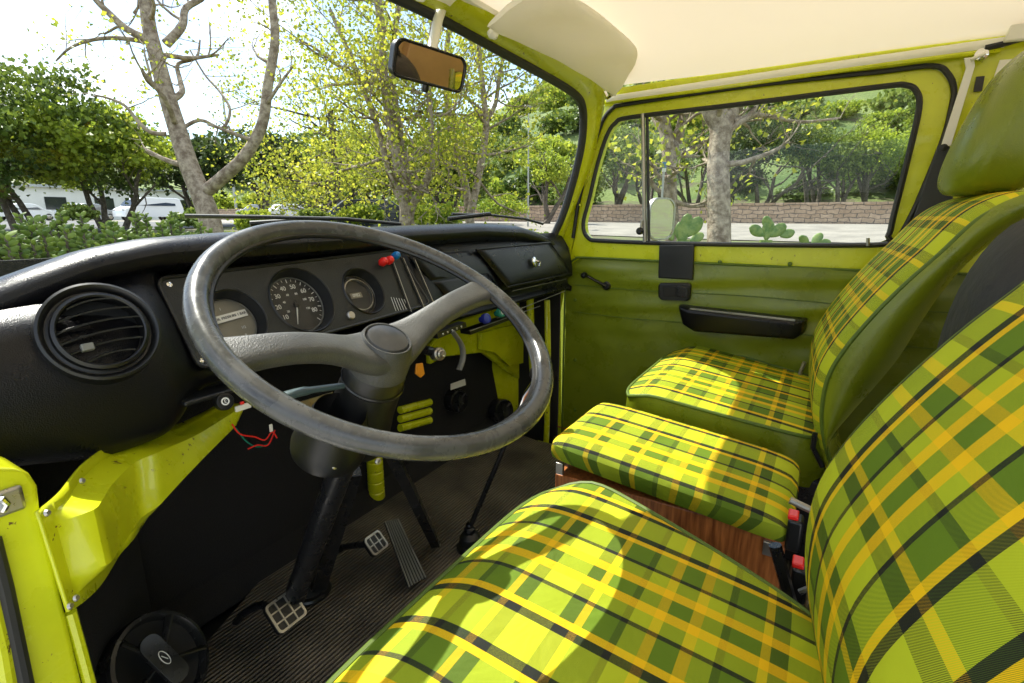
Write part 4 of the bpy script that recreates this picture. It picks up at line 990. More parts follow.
# ================================================================== SEATS
PS = 1/.262
mp_drv = plaid('plaid_driver_cushion', PS*1.08, PS*1.12, .10, .30)
mp_mid = plaid('plaid_middle_cushion', PS, PS, .62, .12)
mp_pas = plaid('plaid_passenger_cushion', PS, PS, .12, .1)
mp_bk = plaid('plaid_backrests', PS, PS, .06, .02, 800)
def cushion(root, x0, x1, y0, y1, zf, zr, mat, bulge=.035, k=.22, skirt=.11, pip=True, pw=6, taper=0):
    cx, cy, hw, hh = (x0+x1)/2, (y0+y1)/2, (x1-x0)/2, (y1-y0)/2; n = 44
    def base(u, v_):
        x = cx+hw*u*math.sqrt(1-k*abs(v_)**pw); y = cy+hh*v_*math.sqrt(1-k*abs(u)**pw); x = cx+(x-cx)*(1-taper*((1-v_)/2)**1.3)
        s = (v_+1)/2; z = zr+(zf-zr)*min(1, s*1.15) - .018*max(0, (s-.78)/.22)**2
        return x, y, z
    rows = []; uvs = []
    for i in range(n+1):
        r_ = []; q_ = []
        for j in range(n+1):
            u = -1+2*j/n; v_ = -1+2*i/n
            u = math.copysign(1-(1-abs(u))**1.25, u); v_ = math.copysign(1-(1-abs(v_))**1.25, v_)
            x, y, z = base(u, v_)
            h = bulge*((1-abs(u)**3.2)*(1-abs(v_)**3.2))**.62
            r_.append((x, y, z+h)); q_.append((x, y+h*.3))
        rows.append(r_); uvs.append(q_)
    MB().grid(rows, uvs).build('seat_cushion', mat, root, smooth=80)
    edge = [base(u, -1) for u in np.linspace(-1, 1, 24)] + [base(1, v_) for v_ in np.linspace(-1, 1, 24)[1:]] + [base(u, 1) for u in np.linspace(1, -1, 24)[1:]] + [base(-1, v_) for v_ in np.linspace(1, -1, 24)[1:-1]]
    if pip: MB().tube(edge, .0042, 8, closed=True).build('piping', M['piping'], root)
    sk = [[Vector(e) for e in edge], [Vector(e)+Vector((0, 0, -.03)) + (Vector(e)-Vector((cx, cy, e[2])))*.01 for e in edge], [Vector(e)+Vector((0, 0, -skirt)) - (Vector(e)-Vector((cx, cy, e[2])))*.03 for e in edge]]
    MB().grid(sk, closev=True).build('cushion_side', M['green_vinyl'], root, smooth=80)
    return edge
FE = [(-.075, .36), (-.048, .44), (-.026, .50), (-.014, .56), (-.016, .63), (-.036, .69), (-.070, .755), (-.108, .815), (-.145, .865), (-.180, .915), (-.212, .942), (-.250, .956), (-.285, .948)]
RE = [(-.10, .38), (-.055, .46), (-.045, .492), (-.075, .56), (-.105, .62), (-.130, .675), (-.150, .735), (-.170, .79), (-.195, .84), (-.225, .88), (-.252, .905), (-.275, .925), (-.290, .94)]
def backrest(root, x0, x1, mat, fe=FE, re=RE, uoff=0, yaw=.09, yo=0):
    F = smoothpts([(0, y, z) for y, z in fe], 5); Rr = smoothpts([(0, y, z) for y, z in re], 5)
    cx, hw = (x0+x1)/2, (x1-x0)/2; sk_ = lambda x: Vector((0, yo-yaw*(x1-x), 0)); n = len(F)-1; rows = []; uvs = []; m = 34
    L = [0]
    for i in range(1, n+1): L.append(L[-1]+(F[i]-F[i-1]).length)
    def hwz(i):
        s = i/n; return hw*(1-.10*max(0, (s-.6)/.4)**2 - .05*max(0, (.2-s)/.2)**2)
    for i in range(n+1):
        s = i/n; t_ = (F[min(i+1, n)]-F[max(i-1, 0)]).normalized(); nr = Vector((0, t_.z, -t_.y))
        r_ = []; q_ = []
        for j in range(m+1):
            u = -1+2*j/m; u = math.copysign(1-(1-abs(u))**1.2, u)
            h = .005*((1-abs(u)**3.4)*(1-abs(2*s-1)**6))**.6 - .012*abs(u)**14
            p = Vector((cx+hwz(i)*u, F[i].y, F[i].z))+nr*h
            r_.append(p); q_.append((p.x+uoff, L[i]))
        rows.append([p+sk_(p.x) for p in r_]); uvs.append(q_)
    MB().grid(rows, uvs).build('backrest_face', mat, root, smooth=80)
    eg = [r_[0] for r_ in rows]+[p for p in rows[-1][1:]]+[r_[-1] for r_ in rows[::-1][1:]]
    MB().tube(eg, .0042, 8).build('piping', M['piping'], root)
    for sg in (-1, 1):
        rs = []
        for k in (0, .15, .4, .7, 1):
            rs.append([Vector((cx+sg*hwz(i)*(1+.0)+sg*.014*math.sin(PI*min(1, k*1.0))**.7 - sg*.03*k**3, F[i].y*(1-k)+Rr[i].y*k-(.012*(1-k)), F[i].z*(1-k)+Rr[i].z*k))+sk_(cx+sg*hwz(i)) for i in range(n+1)])
        MB().grid(rs).build('backrest_side', M['green_vinyl'], root, smooth=80)
        if sg == -1: back_l = rs[-1]
        else: back_r = rs[-1]
    MB().grid([back_l, back_r]).build('backrest_rear', M['green_vinyl'], root, smooth=80)

ds = thing('driver_seat', (-.42, .1, FZ), 'nearest seat in green and yellow plaid, behind the steering wheel', 'seat', 'plaid cab seats')
cushion(ds, -.69, -.140, -.09, .335, .533, .497, mp_drv, bulge=.015, k=.22, pw=6, taper=.42)
backrest(ds, -.67, -.183, mp_bk, yaw=.15)
MB().box((-.43, .08, .31), (.40, .30, .20)).build('seat_base', M['black_paint'], ds, bevel=.01)
MB().tube([(-.19, -.06, .43), (-.18, -.03, .44), (-.19, .0, .42)], .005, 8).build('hinge_bracket', M['steel'], ds)

ps = thing('passenger_seat', (.5, .1, FZ), 'farthest plaid seat against the door, with a tall green vinyl headrest', 'seat', 'plaid cab seats')
cushion(ps, .238, .765, -.06, .365, .545, .497, mp_pas, bulge=.005, k=.18, pw=7, taper=.16)
backrest(ps, .27, .715, mp_bk, yo=.022, yaw=.05)
MB().box((.50, .08, .31), (.40, .30, .20)).build('seat_base', M['black_paint'], ps, bevel=.01)
MB().tube([(.262, -.04, .455), (.262, -.02, .49), (.264, -.02, .52)], .005, 8).build('hinge_bracket', M['black_paint'], ps)
MB().tube([(.700, .03, .47), (.712, .024, .52), (.710, .018, .545)], .005, 8).build('hinge_bracket', M['steel'], ps)
# headrest: padded block with a creased side
def headrest(root, cx, base, hw=.135, H=.25, tilt=.30):
    rows = []; n = 18; m = 36
    for i in range(n+1):
        ph = -PI/2+PI*i/n; r_ = []
        for j in range(m):
            a = 2*PI*j/m
            sx = math.copysign(abs(math.cos(a))**.62, math.cos(a)); sy = math.copysign(abs(math.sin(a))**.72, math.sin(a))
            cp_ = abs(math.cos(ph))**.42; z = math.copysign(abs(math.sin(ph))**.75, math.sin(ph))
            groove = 1-.085*math.exp(-((math.sin(a)+.05)/.18)**2)
            x = hw*sx*cp_*groove; y = .075*sy*cp_
            r_.append(Vector((cx+x, base[0]+y-.0-(z*.5+.5)*H*tilt, base[1]+H*(z*.5+.5))))
        rows.append(r_)
    MB().grid(rows, closev=True).build('headrest', M['green_vinyl'], root, smooth=85, sub=1)
headrest(ps, .505, (-.225, .955))
for x in (.45, .56): MB().tube([(x, -.235, .93), (x, -.245, 1.0)], .006, 10).build('headrest_post', M['chrome'], ps)
headrest(ds, -.425, (-.225, .955))
for x in (-.48, -.37): MB().tube([(x, -.235, .93), (x, -.245, 1.0)], .006, 10).build('headrest_post', M['chrome'], ds)

ms = thing('middle_seat', (.05, .2, FZ), 'small plaid centre cushion on a teak box between the two cab seats', 'seat', 'plaid cab seats')
rows = []; uvs = []; n = 40
x0, x1, y0, y1 = -.044, .212, -.003, .392
for i in range(n+1):
    v_ = -1+2*i/n; r_ = []; q_ = []
    for j in range(n+1):
        u = -1+2*j/n
        x = (x0+x1)/2+(x1-x0)/2*u*math.sqrt(1-.10*abs(v_)**10); y = (y0+y1)/2+(y1-y0)/2*v_*math.sqrt(1-.08*abs(u)**10)
        z = .478+.042*(v_+1)/2 + .018*((1-abs(u)**6)*(1-abs(v_)**6))**.5
        r_.append(Vector((x, y, z))); q_.append((x, y))
    rows.append(r_); uvs.append(q_)
bm_ = MB().grid(rows, uvs)
ed = [(i, 0) for i in range(n+1)]+[(n, j) for j in range(1, n+1)]+[(i, n) for i in range(n-1, -1, -1)]+[(0, j) for j in range(n-1, 0, -1)]
c_ = Vector(((x0+x1)/2, (y0+y1)/2, 0))
def eo(d, o): return [rows[i][j]+Vector((0, 0, -d))+((rows[i][j]-c_)*Vector((1, 1, 0)).x if False else Vector((rows[i][j].x-c_.x, rows[i][j].y-c_.y, 0)))*o for i, j in ed]
euv = [uvs[i][j] for i, j in ed]
def eu(d): return [(a+ (a-c_.x)/.17*d, b_+(b_-c_.y)/.2*d) for a, b_ in euv]
bm_.grid([eo(0, 0), eo(.007, .012), eo(.017, .012), eo(.025, .0)], [eu(0), eu(.008), eu(.018), eu(.026)], closev=True)
bm_.build('seat_cushion', mp_mid, ms, smooth=85)
MB().box((.087, .19, .352), (.250, .376, .222)).build('teak_box', M['wood'], ms, bevel=.002)
for (px, py) in [(560, 468), (768, 548)]:
    p = RX(px, py, -.042); MB().box(p, (.008, .014, .022)).build('corner_bracket', M['steel'], ms, bevel=.001)

# belt buckles and metalwork between the seats
def buckle(px, py, x, lab, tall=.03):
    p = RX(px, py, x); o = thing('belt_buckle', p-Vector((0, 0, .03)), lab, 'belt buckle', 'belt buckles between the seats')
    MB().box(p-Vector((0, 0, .02)), (.03, .02, .05)).build('buckle_body', M['black'], o, bevel=.004)
    MB().box(p+Vector((0, .004, .007)), (.022, .014, .008)).build('release_button', M['red'], o, bevel=.002)
buckle(796, 520, -.03, 'upper belt buckle with red button behind the middle cushion')
buckle(801, 568, -.12, 'lower belt buckle with red button beside the driver seat hinge')
sr = thing('seat_runner', (-.10, -.05, .40), 'black steel seat runner and levers in the gap behind the teak box', 'runner')
MB().tube([RX(*p, -.10) for p in [(790, 500), (815, 512), (830, 520)]], .005, 8).build('rail', M['steel'], sr)
MB().tube([RX(*p, -.15) for p in [(775, 545), (790, 600), (815, 640)]], .008, 8).build('rail', M['black_paint'], sr)
MB().tube([RX(*p, -.14) for p in [(800, 592), (815, 585), (822, 600), (810, 604)]], .004, 8).build('lever', M['steel'], sr)

# black bag on the rear floor behind the seats
bg = thing('black_bag', (.05, -.31, FZ), 'black canvas bag standing upright in the gap between the two tall seat backs', 'bag')
rows = []
for i in range(15):
    ph = -PI/2+PI*i/14; r_ = []
    for j in range(28):
        a = 2*PI*j/28; cp_ = abs(math.cos(ph))**.5; z = math.copysign(abs(math.sin(ph))**.8, math.sin(ph))
        k = 1+.05*math.sin(3*a+4*z)+.03*math.sin(7*a-5*z)
        r_.append((.05+.20*math.copysign(abs(math.cos(a))**.6, math.cos(a))*cp_*k, -.31+.17*math.copysign(abs(math.sin(a))**.6, math.sin(a))*cp_*k, (.57+.37*z)))
    rows.append(r_)
MB().grid(rows, closev=True).build('bag_body', M['bag'], bg, smooth=80, sub=1)
MB().tube(smoothpts([(-.02, -.30, .92), (.02, -.30, .97), (.08, -.30, .97), (.12, -.30, .92)], 4), .008, 8).build('carry_handle', M['bag'], bg)

cb = thing('rear_cabinet', (.1, -1.0, FZ), 'warm brown wooden camper cabinet and rear bench, reflected in the rear view mirror', 'cabinet')
MB().box((.10, -1.16, .78), (1.36, .30, 1.0)).build('cabinet_body', M['birch'], cb, bevel=.004)
for k in range(3):
    dr_ = MB().box((-.36+.46*k, -1.004, .84), (.43, .016, .80)).build('cabinet_door', M['birch'], cb, bevel=.003)
    MB().lathe([(.012, 0), (.012, .01), (0, .012)], (-.20+.46*k, -.996, .85), (0, 1, 0), 16).build('door_knob', M['chrome'], dr_)
# ================================================================== TERRAIN
def smooth(a, b_, x): t = max(0, min(1, (x-a)/(b_-a))); return t*t*(3-2*t)
def terr(x, y):
    dx, dy = x+.8, y; r = math.hypot(dx, dy); az = math.degrees(math.atan2(dx, dy))
    z = -.45+.90*smooth(5, 32, r)
    e = lerp(az, [(-180, 2), (-20, 2), (10, 4), (35, 5.5), (48, 7), (58, 11), (66, 14.5), (80, 17), (110, 17), (150, 4), (180, 2)])
    st = lerp(az, [(-180, 90), (20, 80), (50, 60), (62, 42), (80, 38), (120, 38), (180, 80)])
    if r > st: z += math.tan(R(e))*(min(r, 170)-st)*(170/(170-st))*smooth(0, 25, r-st)
    if r > 170: z -= (r-170)*.02
    z += smooth(st, st+40, r)*(1.6*math.sin(x*.06+1)*math.cos(y*.05)+.8*math.sin(x*.17)*math.sin(y*.13+2))
    return z
def sheet(name, xs_, ys_, mat, dz=0, kind='structure'):
    o = MB().grid([[(x, y, terr(x, y)+dz) for x in xs_] for y in ys_]).build(name, mat, None, smooth=180)
    o['kind'] = kind; return o
def spaced(a, b_, n):
    t = np.linspace(-1, 1, n); s = np.sign(t)*np.abs(t)**2.2; return (a+b_)/2+(b_-a)/2*s
sheet('ground', spaced(-500, 500, 170), spaced(-500, 500, 170), M['soil'])
gnd = bpy.data.objects['ground']
# grassy hillside as its own sheet above the ground beyond the wall
hx = np.linspace(34.6, 200, 90); hy = np.linspace(-60, 200, 120)
sheet('hillside', hx, hy, M['hillg'], .05)
M['road'] = pbr('pale_asphalt_road', (.25, .225, .19), .85, var=.18, vscale=.8, bump=.3, bscale=60)
sheet('road', np.linspace(19, 34, 30), np.linspace(-30, 62, 110), M['road'], .03)
sheet('parking_lot', np.linspace(-30, 18.9, 60), np.linspace(24, 58, 44), M['lot'], .03)

sheet('bounce_pad', np.linspace(-11, .7, 20), np.linspace(-14, 2.0, 20), M['bounce_ground'], .03)  # unseen pale ground, added to bounce sunlight into the cab
# stone retaining wall
rows = []
for y in np.linspace(-25, 60, 86):
    z = terr(34, y); rows.append([(34.0, y, z-.3), (34.0, y, z+1.08), (33.95, y, z+1.08), (33.95, y, z+1.20), (34.45, y, z+1.20), (34.45, y, z-.3)])
tag(MB().grid(rows).build('retaining_wall', M['stone'], None), 'long low tan stone wall along the far side of the road', 'wall')

# ================================================================== VEGETATION
def leaves_mesh(name, pts, size, mat, parent, aspect=1.0, droop=0.0, cross=False):
    pts = np.asarray(pts, dtype=np.float64); n = len(pts)
    if n == 0: return None
    a = rng.normal(size=(n, 3)); a /= np.linalg.norm(a, axis=1)[:, None]
    b_ = rng.normal(size=(n, 3)); b_ -= (b_*a).sum(1)[:, None]*a; b_ /= np.linalg.norm(b_, axis=1)[:, None]
    s = size*(.6+.8*rng.random(n))[:, None]
    c = np.cross(a, b_)*.18
    v0 = pts-a*s*aspect*.5; v1 = pts+b_*s*.42+c*s; v2 = pts+a*s*aspect*.5; v3 = pts-b_*s*.42+c*s
    V = np.stack([v0, v1, v2, v3], 1).reshape(-1, 3)
    F = np.arange(4*n, dtype=np.int32)
    me = bpy.data.meshes.new(name); me.vertices.add(4*n); me.vertices.foreach_set('co', V.ravel())
    me.loops.add(4*n); me.loops.foreach_set('vertex_index', F); me.polygons.add(n); me.polygons.foreach_set('loop_start', np.arange(0, 4*n, 4, dtype=np.int32))
    me.update(); me.materials.append(mat)
    o = bpy.data.objects.new(name, me); col.objects.link(o)
    if parent: o.parent = parent; o.location = -world_loc(parent)
    return o
def grow(b, tips, p, d, L, r, lev, wob=.35, kids=3, up=.15, shrink=.62):
    pts = [p]; q = p.copy(); dd = d.normalized(); n = 5
    for i in range(n):
        dd = (dd+Vector((random.gauss(0, wob*.5), random.gauss(0, wob*.5), random.gauss(0, wob*.4)+up*.3))).normalized()
        q = q+dd*(L/n); pts.append(q.copy())
    rr = [r*(1-.55*i/n) for i in range(n+1)]
    b.tube(pts, rr, 5 if lev < 2 else 7, cap=False)
    if lev == 0:
        tips += [pts[-1], pts[-2], pts[-3]]; return
    for k in range(kids):
        i = random.randint(2, n); nd = (dd+Vector((random.gauss(0, .75), random.gauss(0, .75), random.gauss(.1, .5)))).normalized()
        grow(b, tips, pts[i], nd, L*shrink*random.uniform(.8, 1.15), rr[i]*.62, lev-1, wob, kids, up, shrink)
    tips.append(pts[-1])
def scatter(tips, n, sd):
    t = np.array([tuple(x) for x in tips]); idx = rng.integers(0, len(t), n); return t[idx]+rng.normal(size=(n, 3))*sd
def stems_tree(name, stems, depth, nleaf, lsize, leaf, bark, lab, group, lev=2, blen=1.3, every=2, sd=.25, kids=3, up=.15, fil=None, start=0):
    base = RD(*stems[0][0][0], depth); base = Vector((base.x, base.y, terr(base.x, base.y)))
    o = thing(name, base, lab, 'tree', group); b = MB(); tips = []
    for si, (pxs, r0, r1, dd) in enumerate(stems):
        P_ = [RD(px, py, depth+dd*i/len(pxs)) for i, (px, py) in enumerate(pxs)]
        if si == 0 or pxs[0][1] > 214: P_ = [Vector((P_[0].x, P_[0].y, terr(P_[0].x, P_[0].y)-.15))]+P_
        P_ = smoothpts(P_, 4); n = len(P_); k = depth/FPX
        rr = [(r0+(r1-r0)*i/(n-1))*k for i in range(n)]
        b.tube(P_, rr, 12)
        for i in range(max(start, int(n*.35)), n, every):
            for _ in range(2 if kids > 2 else 1):
                dr = Vector((random.gauss(0, 1), random.gauss(0, 1), random.gauss(.25, .5))).normalized()
                grow(b, tips, P_[i], dr, blen*random.uniform(.6, 1.2), min(rr[i]*.42, .055), lev, kids=kids, up=up)
    b.build('trunk', bark, o, smooth=80)
    if nleaf: leaves_mesh('crown', scatter(tips, nleaf, sd), lsize, leaf, o)
    return o
GT = 'trees beyond the windscreen'
stems_tree('sycamore_tree', [([(213, 236), (205, 205), (190, 168), (177, 128), (166, 92), (156, 55), (148, 20), (144, -30), (140, -90)], 11, 5, 0),
    ([(204, 193), (222, 178), (245, 156), (262, 125), (268, 85), (275, 40), (272, 0), (268, -60)], 6.5, 3, -.8),
    ([(166, 44), (182, 26), (186, 8), (205, -5), (208, -30)], 4.5, 2, .5), ([(150, 40), (128, 30), (108, 12), (93, -4), (80, -30)], 4, 2, -.5),
    ([(148, 42), (118, 38), (92, 40), (70, 48), (56, 61)], 2.6, .8, .6), ([(166, 134), (150, 132), (137, 120), (124, 105), (104, 97), (92, 96)], 2.4, .7, -.4),
    ([(172, 100), (182, 92), (180, 80), (178, 64), (196, 58), (200, 40)], 3.4, .9, .6), ([(180, 130), (200, 120), (222, 128), (230, 110), (220, 92), (205, 75), (190, 50)], 2, .8, .8)],
    8.5, 700, .06, M['leaf_syc'], M['bark'], 'bare leaning sycamore with mottled pale trunk and forked limb', GT, lev=2, blen=.85, every=4, sd=.13, kids=2)
stems_tree('sycamore_tree', [([(406, 224), (405, 205), (399, 165), (390, 120), (383, 70), (380, 20), (374, -30)], 7, 3.5, 0),
    ([(408, 222), (408, 195), (403, 150), (396, 110), (392, 60), (398, 10), (402, -30)], 5, 2.5, .8),
    ([(410, 215), (422, 190), (432, 160), (430, 110), (427, 60), (436, 10)], 4.5, 2, -1.0),
    ([(404, 205), (392, 180), (375, 120), (352, 60), (330, 10)], 4, 2, .6)],
    13, 12500, .085, M['leaf_syc'], M['bark'], 'multi-stemmed sycamore in yellow-green leaf seen above the middle of the dashboard', GT, lev=2, blen=1.8, every=3, sd=.42)
stems_tree('sycamore_tree', [([(470, 222), (466, 190), (456, 150), (448, 110), (446, 60), (452, 10)], 5, 2.4, 0)],
    16, 5000, .095, M['leaf_syc'], M['bark'], 'slim sycamore trunk directly under the rear view mirror', GT, lev=2, blen=1.9, every=2, sd=.35)
stems_tree('sycamore_tree', [([(470, 220), (478, 180), (486, 130), (484, 100), (480, 60), (478, 20)], 4.5, 2, 0), ([(485, 122), (495, 105), (499, 80), (503, 50), (498, 10)], 2.6, 1.2, .5)],
    14, 2600, .09, M['leaf_syc'], M['bark'], 'pale forked sapling trunk between the mirror and the right windscreen pillar', GT, lev=2, blen=1.4, every=2, sd=.3)
stems_tree('sycamore_tree', [([(337, 222), (337, 190), (334, 150), (330, 110)], 5, 3, 0)],
    20, 9000, .11, M['leaf_syc'], M['bark_dark'], 'yellow leaved tree with short dark trunk left of the multi-stemmed sycamore', GT, lev=2, blen=2.6, every=1, sd=.5)
stems_tree('sycamore_tree', [([(718, 262), (719, 215), (718, 165), (720, 130), (712, 112), (702, 85), (690, 40)], 12.5, 8, 0), ([(719, 150), (726, 125), (733, 105), (740, 70), (748, 20)], 9, 6, .3), ([(733, 122), (760, 115), (800, 122), (840, 118)], 3, 1, .8)],
    8, 650, .09, M['leaf_syc'], M['bark'], 'thick mottled sycamore trunk in the middle of the passenger window', 'trees beyond the passenger window', lev=2, blen=1.0, every=3, sd=.2, start=12)
stems_tree('sycamore_tree', [([(673, 250), (670, 200), (669, 170), (668, 145), (663, 120), (655, 90)], 8, 6, 0), ([(669, 170), (677, 140), (685, 112), (695, 70)], 6, 4, .3)],
    10, 800, .1, M['leaf_syc'], M['bark'], 'slimmer forked sycamore trunk behind the quarterlight post', 'trees beyond the passenger window', lev=2, blen=1.1, every=3, sd=.22, start=8)

def crown_pts(c, rad, n, lumps=9, hollow=.45):
    """leaf centres grouped in clumps filling a lumpy ellipsoid"""
    c = np.array(tuple(c)); out = []
    d = rng.normal(size=(lumps, 3)); d /= np.linalg.norm(d, axis=1)[:, None]; d[:, 2] = np.abs(d[:, 2])*.9-.25
    cen = c+d*np.array(rad)*.62*(.7+.5*rng.random((lumps, 1))); R_ = np.array(rad)*(.30+.22*rng.random((lumps, 1)))
    tw = rng.normal(size=(lumps*14, 3)); tw /= np.linalg.norm(tw, axis=1)[:, None]
    li = rng.integers(0, lumps, lumps*14); sub = cen[li]+tw*R_[li]*(.55+.5*rng.random((lumps*14, 1)))
    k = rng.integers(0, len(sub), n); return sub[k]+rng.normal(size=(n, 3))*np.array(rad)*.085
def bushy(name, px, pytop, depth, rad, n, size, leaf, lab, cat, group, z0=None, trunk=True, lumps=10, bark=None):
    p = RD(px, 215, depth); g = terr(p.x, p.y); top = RD(px, pytop, depth).z
    cz = top-rad[2]*.95
    o = thing(name, (p.x, p.y, g), lab, cat, group)
    if trunk:
        b = MB(); tips = []
        for k in range(3):
            d = Vector((random.gauss(0, .35), random.gauss(0, .35), 1)); 
            grow(b, tips, Vector((p.x+random.gauss(0, .2), p.y+random.gauss(0, .2), g-.1)), d, max(1.2, cz-g)*1.05, .03*depth/9+.06, 2, kids=3)
        b.build('trunk', bark or M['bark_dark'], o, smooth=80)
    leaves_mesh('crown', crown_pts((p.x, p.y, cz), rad, n, lumps), size, leaf, o)
    return o
OK_ = 'oaks around the parking lot'
bushy('oak_tree', 26, 58, 19, (3.9, 3.6, 3.3), 24000, .17, M['leaf_oak'], 'broad dark green oak at the far left above the succulents', 'tree', OK_, lumps=16)
bushy('oak_tree', 104, 104, 21, (3.0, 3.0, 2.2), 12000, .17, M['leaf_lime'], 'sunlit yellow-green oak crown left of the leaning sycamore', 'tree', OK_, lumps=12)
bushy('oak_tree', 205, 124, 26, (2.6, 2.6, 2.1), 8000, .19, M['leaf_dark'], 'dark round oak just right of the leaning sycamore trunk', 'tree', OK_, lumps=12)
bushy('oak_tree', 262, 128, 29, (3.2, 3.2, 2.2), 8000, .2, M['leaf_dark'], 'dark oak behind the low branch, right of the first dark oak', 'tree', OK_, lumps=12)
bushy('oak_tree', 322, 138, 40, (4.6, 4.2, 3.0), 9000, .28, M['leaf_oak'], 'distant green oak behind the yellow leaved tree', 'tree', OK_)
bushy('oak_tree', 545, 146, 30, (1.6, 1.6, 1.5), 5000, .15, M['leaf_lime'], 'small round bushy tree near the right windscreen pillar', 'tree', OK_, lumps=10)
bushy('oak_tree', 372, 128, 30, (3.9, 3.4, 2.7), 11000, .22, M['leaf_lime'], 'bright green tree behind the multi-stemmed sycamore', 'tree', OK_)
bushy('oak_tree', 445, 124, 30, (3.6, 3.4, 2.8), 11000, .22, M['leaf_oak'], 'mid green tree filling the gap under the rear view mirror', 'tree', OK_)
# shrubs beyond the wall, right side
PR = 'trees and shrubs behind the stone wall'
rs = [(612, 120, 37, 2.7, 'leaf_shrub', 'rounded green tree behind the wall, framed by the quarterlight'), (650, 130, 38, 2.4, 'leaf_oak', 'dark shrub hidden partly by the quarterlight post'),
      (695, 118, 40, 2.8, 'leaf_oak', 'olive tree between the two sycamore trunks'), (760, 105, 37, 3.4, 'leaf_dark', 'dark spreading oak right of the thick trunk'),
      (812, 112, 38, 3.0, 'leaf_shrub', 'grey-green round bush, in the centre right of the passenger window'), (868, 120, 37, 2.6, 'leaf_lime', 'pale green rounded bush near the rear edge of the passenger window'),
      (840, 150, 36.5, 1.5, 'leaf_shrub', 'low shrub leaning over the wall before the pale green bush'), (905, 130, 38, 2.6, 'leaf_shrub', 'green bush at the rear corner of the passenger window'), (735, 160, 37, 1.7, 'leaf_dark', 'low dark undergrowth bush just right of the thick trunk'), (585, 160, 39, 2.0, 'leaf_shrub', 'low shrub seen in the front tip of the quarterlight')]
for (px, pt_, dp, r_, lf, lab) in rs:
    bushy('wild_shrub', px, pt_, dp, (r_*1.15, r_*1.15, r_), int(2400*r_), .17, M[lf], lab, 'shrub', PR, lumps=12)
# hillside shrubs: one prototype of each kind, then copies
protos = []
for k, lf in enumerate(['leaf_shrub', 'leaf_lime', 'leaf_oak', 'leaf_shrub']):
    o = thing('hillside_bush', (0, 0, -50), 'green bush on the grassy hillside', 'bush', 'bushes covering the hillside')
    o.location = (0, 0, 0)
    leaves_mesh('foliage', crown_pts((0, 0, 1.0), (2.2, 2.2, 1.7), 2600, 9), .26, M[lf], o)
    protos.append(o)
cnt = 0; used = set()
cols_ = ['mid green', 'light yellow-green', 'dark green', 'grey-green']
while cnt < 235:
    az = R(random.uniform(38, 104) if cnt > 30 else random.uniform(2, 45)); rr_ = 48+100*random.random()**1.1 if cnt > 30 else random.uniform(75, 165)
    x = CP.x+math.sin(az)*rr_; y = CP.y+math.cos(az)*rr_
    if x < 37 and math.degrees(az) > 50: continue
    k = random.randrange(4)
    o = protos[k]
    if k in used:
        o = protos[k].copy(); col.objects.link(o)
        for ch in protos[k].children: c2 = ch.copy(); col.objects.link(c2); c2.parent = o
    used.add(k)
    s = random.uniform(.7, 1.5)*(.8+rr_/140)
    o.location = (x, y, terr(x, y)-.2*s); o.scale = (s, s, s*random.uniform(.8, 1.1)); o.rotation_euler = (0, 0, random.uniform(0, 6.28))
    o['label'] = cols_[k]+' bush among the many covering the far hillside'; o['group'] = cols_[k]+' bushes covering the hillside'
    cnt += 1
for k in range(4):
    if k not in used: bpy.data.objects.remove(protos[k])

# bright understory foliage below the sycamores
for (px, pt_, dp, r_, lf, lab) in [(500, 190, 24, .8, 'leaf_lime', 'low bright shrub at the kerb left of the light pole'), (430, 196, 15, .6, 'leaf_lime', 'bright green clump at the foot of the multi-stemmed sycamore'), (360, 200, 17, .5, 'leaf_lime', 'low green clump behind the dark parked car'), (75, 200, 17, .45, 'leaf_shrub', 'low shrub in front of the silver car'), (188, 208, 16, .4, 'leaf_shrub', 'low shrub touching the left side of the leaning sycamore'), (255, 209, 16, .4, 'leaf_lime', 'low shrub in the gap of the sycamore fork, under the dark oaks'), (315, 207, 16, .45, 'leaf_shrub', 'low shrub right of the white car')]:
    bushy('low_shrub', px, pt_, dp, (r_*1.5, r_*1.5, r_), 2500, .1, M[lf], lab, 'shrub', 'low shrubs under the sycamores', trunk=False, lumps=8)

for (x, y, r_, lab) in [(9, -16, 2.6, 'round tree behind the van, seen only in the door mirror'), (15, -24, 3.4, 'larger tree farther behind the van'), (3, -24, 3.0, 'tree straight behind the van')]:
    o = thing('oak_tree', (x, y, terr(x, y)), lab, 'tree', 'trees behind the van'); b = MB(); grow(b, [], Vector((x, y, terr(x, y)-.1)), Vector((0, 0, 1)), 2.6, .16, 2); b.build('trunk', M['bark_dark'], o, smooth=80)
    leaves_mesh('crown', crown_pts((x, y, 2.0), (r_, r_, r_*.8), 4000, 12), .2, M['leaf_lime'], o)
